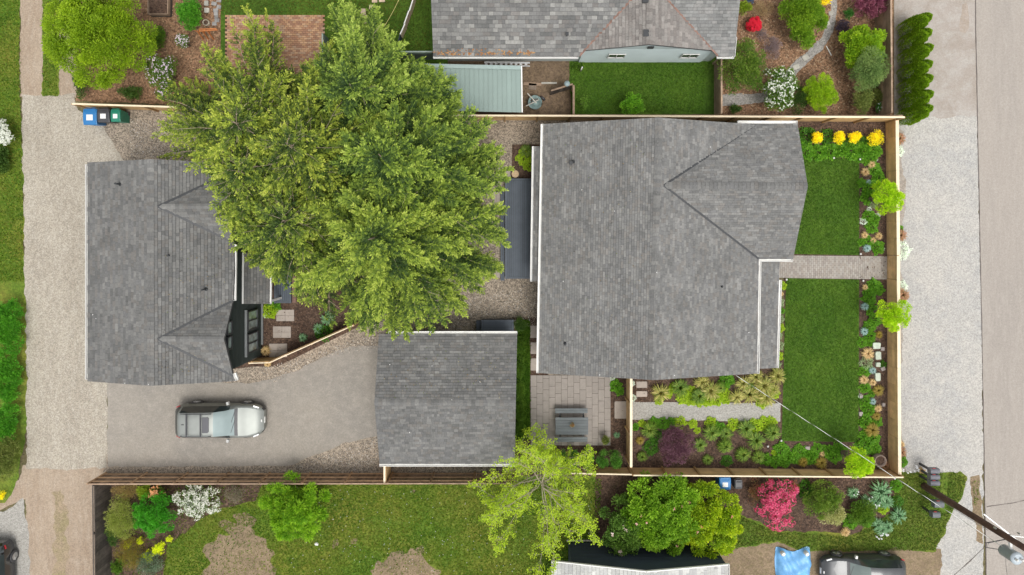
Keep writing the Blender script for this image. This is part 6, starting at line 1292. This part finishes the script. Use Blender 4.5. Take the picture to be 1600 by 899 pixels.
bed('the bed below the gravel path', 'plants south of the gravel path', [('green', 1015, 670, 13), ('lime', 1003, 662, 5), ('mound', 993, 668, 5), ('olive', 1000, 688, 8), ('green', 1004, 713, 8), ('mound', 1035, 662, 8), ('mound', 1022, 660, 7), ('mound', 1048, 661, 7), ('lime', 1063, 661, 8), ('lime', 1083, 663, 6), ('lime', 1090, 673, 4.5), ('lime', 1111, 661, 7.5), ('green', 1112, 674, 13), ('mound', 1124, 670, 9), ('green', 1135, 677, 10), ('lime', 1146, 664, 8), ('green', 1094, 695, 10), ('green', 1132, 694, 12), ('green', 1106, 718, 8), ('dmound', 1136, 721, 7), ('green', 1161, 709, 12), ('green', 1184, 713, 10), ('lime', 1210, 708, 4), ('green', 1165, 669, 13), ('lime', 1181, 667, 10), ('lime', 1194, 663, 9), ('green', 1206, 674, 13), ('green', 1181, 688, 13), ('lime', 1205, 661, 8), ('mound', 1197, 718, 8), ('mound', 1212, 722, 8), ('mound', 1222, 704, 10), ('mound', 1232, 716, 9), ('dmound', 1018, 700, 9), ('dmound', 1025, 682, 8)], 'x')
bed('the strip below the lawn', 'plants in the south strip', [('mound', 1250, 706, 9), ('mound', 1243, 717, 8), ('mound', 1278, 702, 7.5), ('mound', 1268, 716, 10), ('mound', 1262, 711, 7), ('olive', 1254, 721, 9), ('olive', 1283, 723, 11), ('mound', 1296, 707, 9), ('mound', 1305, 714, 9), ('mound', 1311, 701, 8), ('golds', 1284, 709, 5), ('mound', 1317, 706, 7), ('mound', 1226, 722, 8)], 'x')
bed('the margin outside the fence', 'plants outside the front fence', [('rust', 1405, 217, 11), ('silver', 1405, 236, 8), ('rust', 1407, 368, 11), ('mound', 1406, 358, 5), ('silver', 1410, 392, 13), ('silver', 1409, 448, 9), ('rust', 1409, 461, 12), ('rust', 1407, 706, 10), ('golds', 1407, 694, 7), ('mound', 1411, 722, 7), ('silver', 1404, 737, 5), ('golds', 1440, 735, 6)])
bed('the bed by the verge', 'plants in the south east bed', [('agap', 1376, 768, 20), ('agap', 1385, 784, 14), ('agap', 1333, 770, 11), ('agap', 1352, 782, 10), ('agap', 1404, 806, 15), ('agap', 1388, 824, 11), ('agap', 1368, 786, 12), ('lime', 1381, 796, 7), ('agap', 1378, 828, 12), ('agap', 1372, 820, 12), ('mound', 1401, 760, 8), ('dmound', 1402, 785, 8), ('dmound', 1260, 765, 10), ('mound', 1330, 815, 10), ('golds', 1320, 830, 9), ('mound', 1356, 812, 10)])
bed('the cottage garden', 'plants in the cottage garden', [('lime', 421, 486, 10), ('mound', 427, 478, 9), ('golds', 416, 548, 9), ('silver', 416, 492, 5), ('agap', 473, 528, 8), ('agap', 512, 498, 13), ('agap', 497, 514, 10), ('dmound', 505, 520, 10), ('golds', 418, 568, 6)])
bed('the deck and patio soil', 'plants by the patio', [('lime', 820, 246, 11), ('green', 823, 236, 10), ('lime', 827, 258, 8), ('mound', 962, 604, 8), ('mound', 968, 612, 6), ('agap', 964, 680, 6), ('silver', 957, 591, 4)])
t = pot('small dark planter box at the south east corner of the patio', 946, 689, .2, .45, PLBLACK)
shrub('box_plant', 'olive green plant growing in the small dark patio planter', 'plant', 946, 688, 6, 7, .85, G_OLIVE, 500, .08, zc=.6, tw=False)
shrub('table_plant', 'little potted plant with red leaves on the picnic table', 'plant', 894, 664, 4, 3, 1.05, [(.3, .1, .05), (.2, .2, .04)], 140, .06, zc=.9, tw=False)
shrub('hedge_plant', 'feathery dark green shrub at the north end of the garage side strip', 'shrub', 812, 506, 10, 12, 1.3, G_DARK, 2000, .09, wr=.2)
for i, py in enumerate((540, 575, 610, 645, 672)):
    shrub('hedge_plant', nth(i) + ' soft green clump from the north in the strip beside the garage', 'shrub', 813, py, 7, 19, .55, G_MID, 1500, .09, K=24, wr=.2, group='soft green clumps beside the garage', tw=False)
# small white daisies and moss specks on the south lawn
mb = MB(); n = 220; X = RS.uniform(*sorted((P2(440, 0)[0], P2(930, 0)[0])), n); Y = RS.uniform(P2(0, 895)[1], P2(0, 765)[1], n)
for x, y in zip(X, Y): lathe(mb, (x, y, .05), [(.006, -.03), (.022, 0), (.012, .012)], 5)
tag(mb.build('daisies', WHITE), 'tiny white daisies dotted over the patchy south lawn', 'flowers', kind='stuff')
mb = MB()
for x, y in ((1340, 738), (1404, 736), (1398, 742), (1410, 734), (1420, 738), (1430, 733), (1444, 732), (1436, 737), (1360, 778), (1368, 792), (1375, 788), (1338, 775), (1374, 839), (1386, 837), (1380, 840)):
    c = P(x, y, .25)
    for j in range(3): lathe(mb, c + (random.gauss(0, .08), random.gauss(0, .08), 0), [(.01, -.2), (.045, 0), (.02, .02)], 7)
tag(mb.build('white_flowers', PETAL), 'scattered white flowers along the verge and the blue green plants', 'flowers', kind='stuff')
tag((lambda m_: (lathe(m_, P(494, 850, .05), [(.09, -.04), (.08, .04), (.03, .07)], 9), lathe(m_, P(496, 851, .05), [(.06, -.04), (.05, .04), (.02, .05)], 7), m_.build('white_ball', WHITE))[2])(MB()), 'small white object lying on the south lawn below the wispy shrub', 'ball')
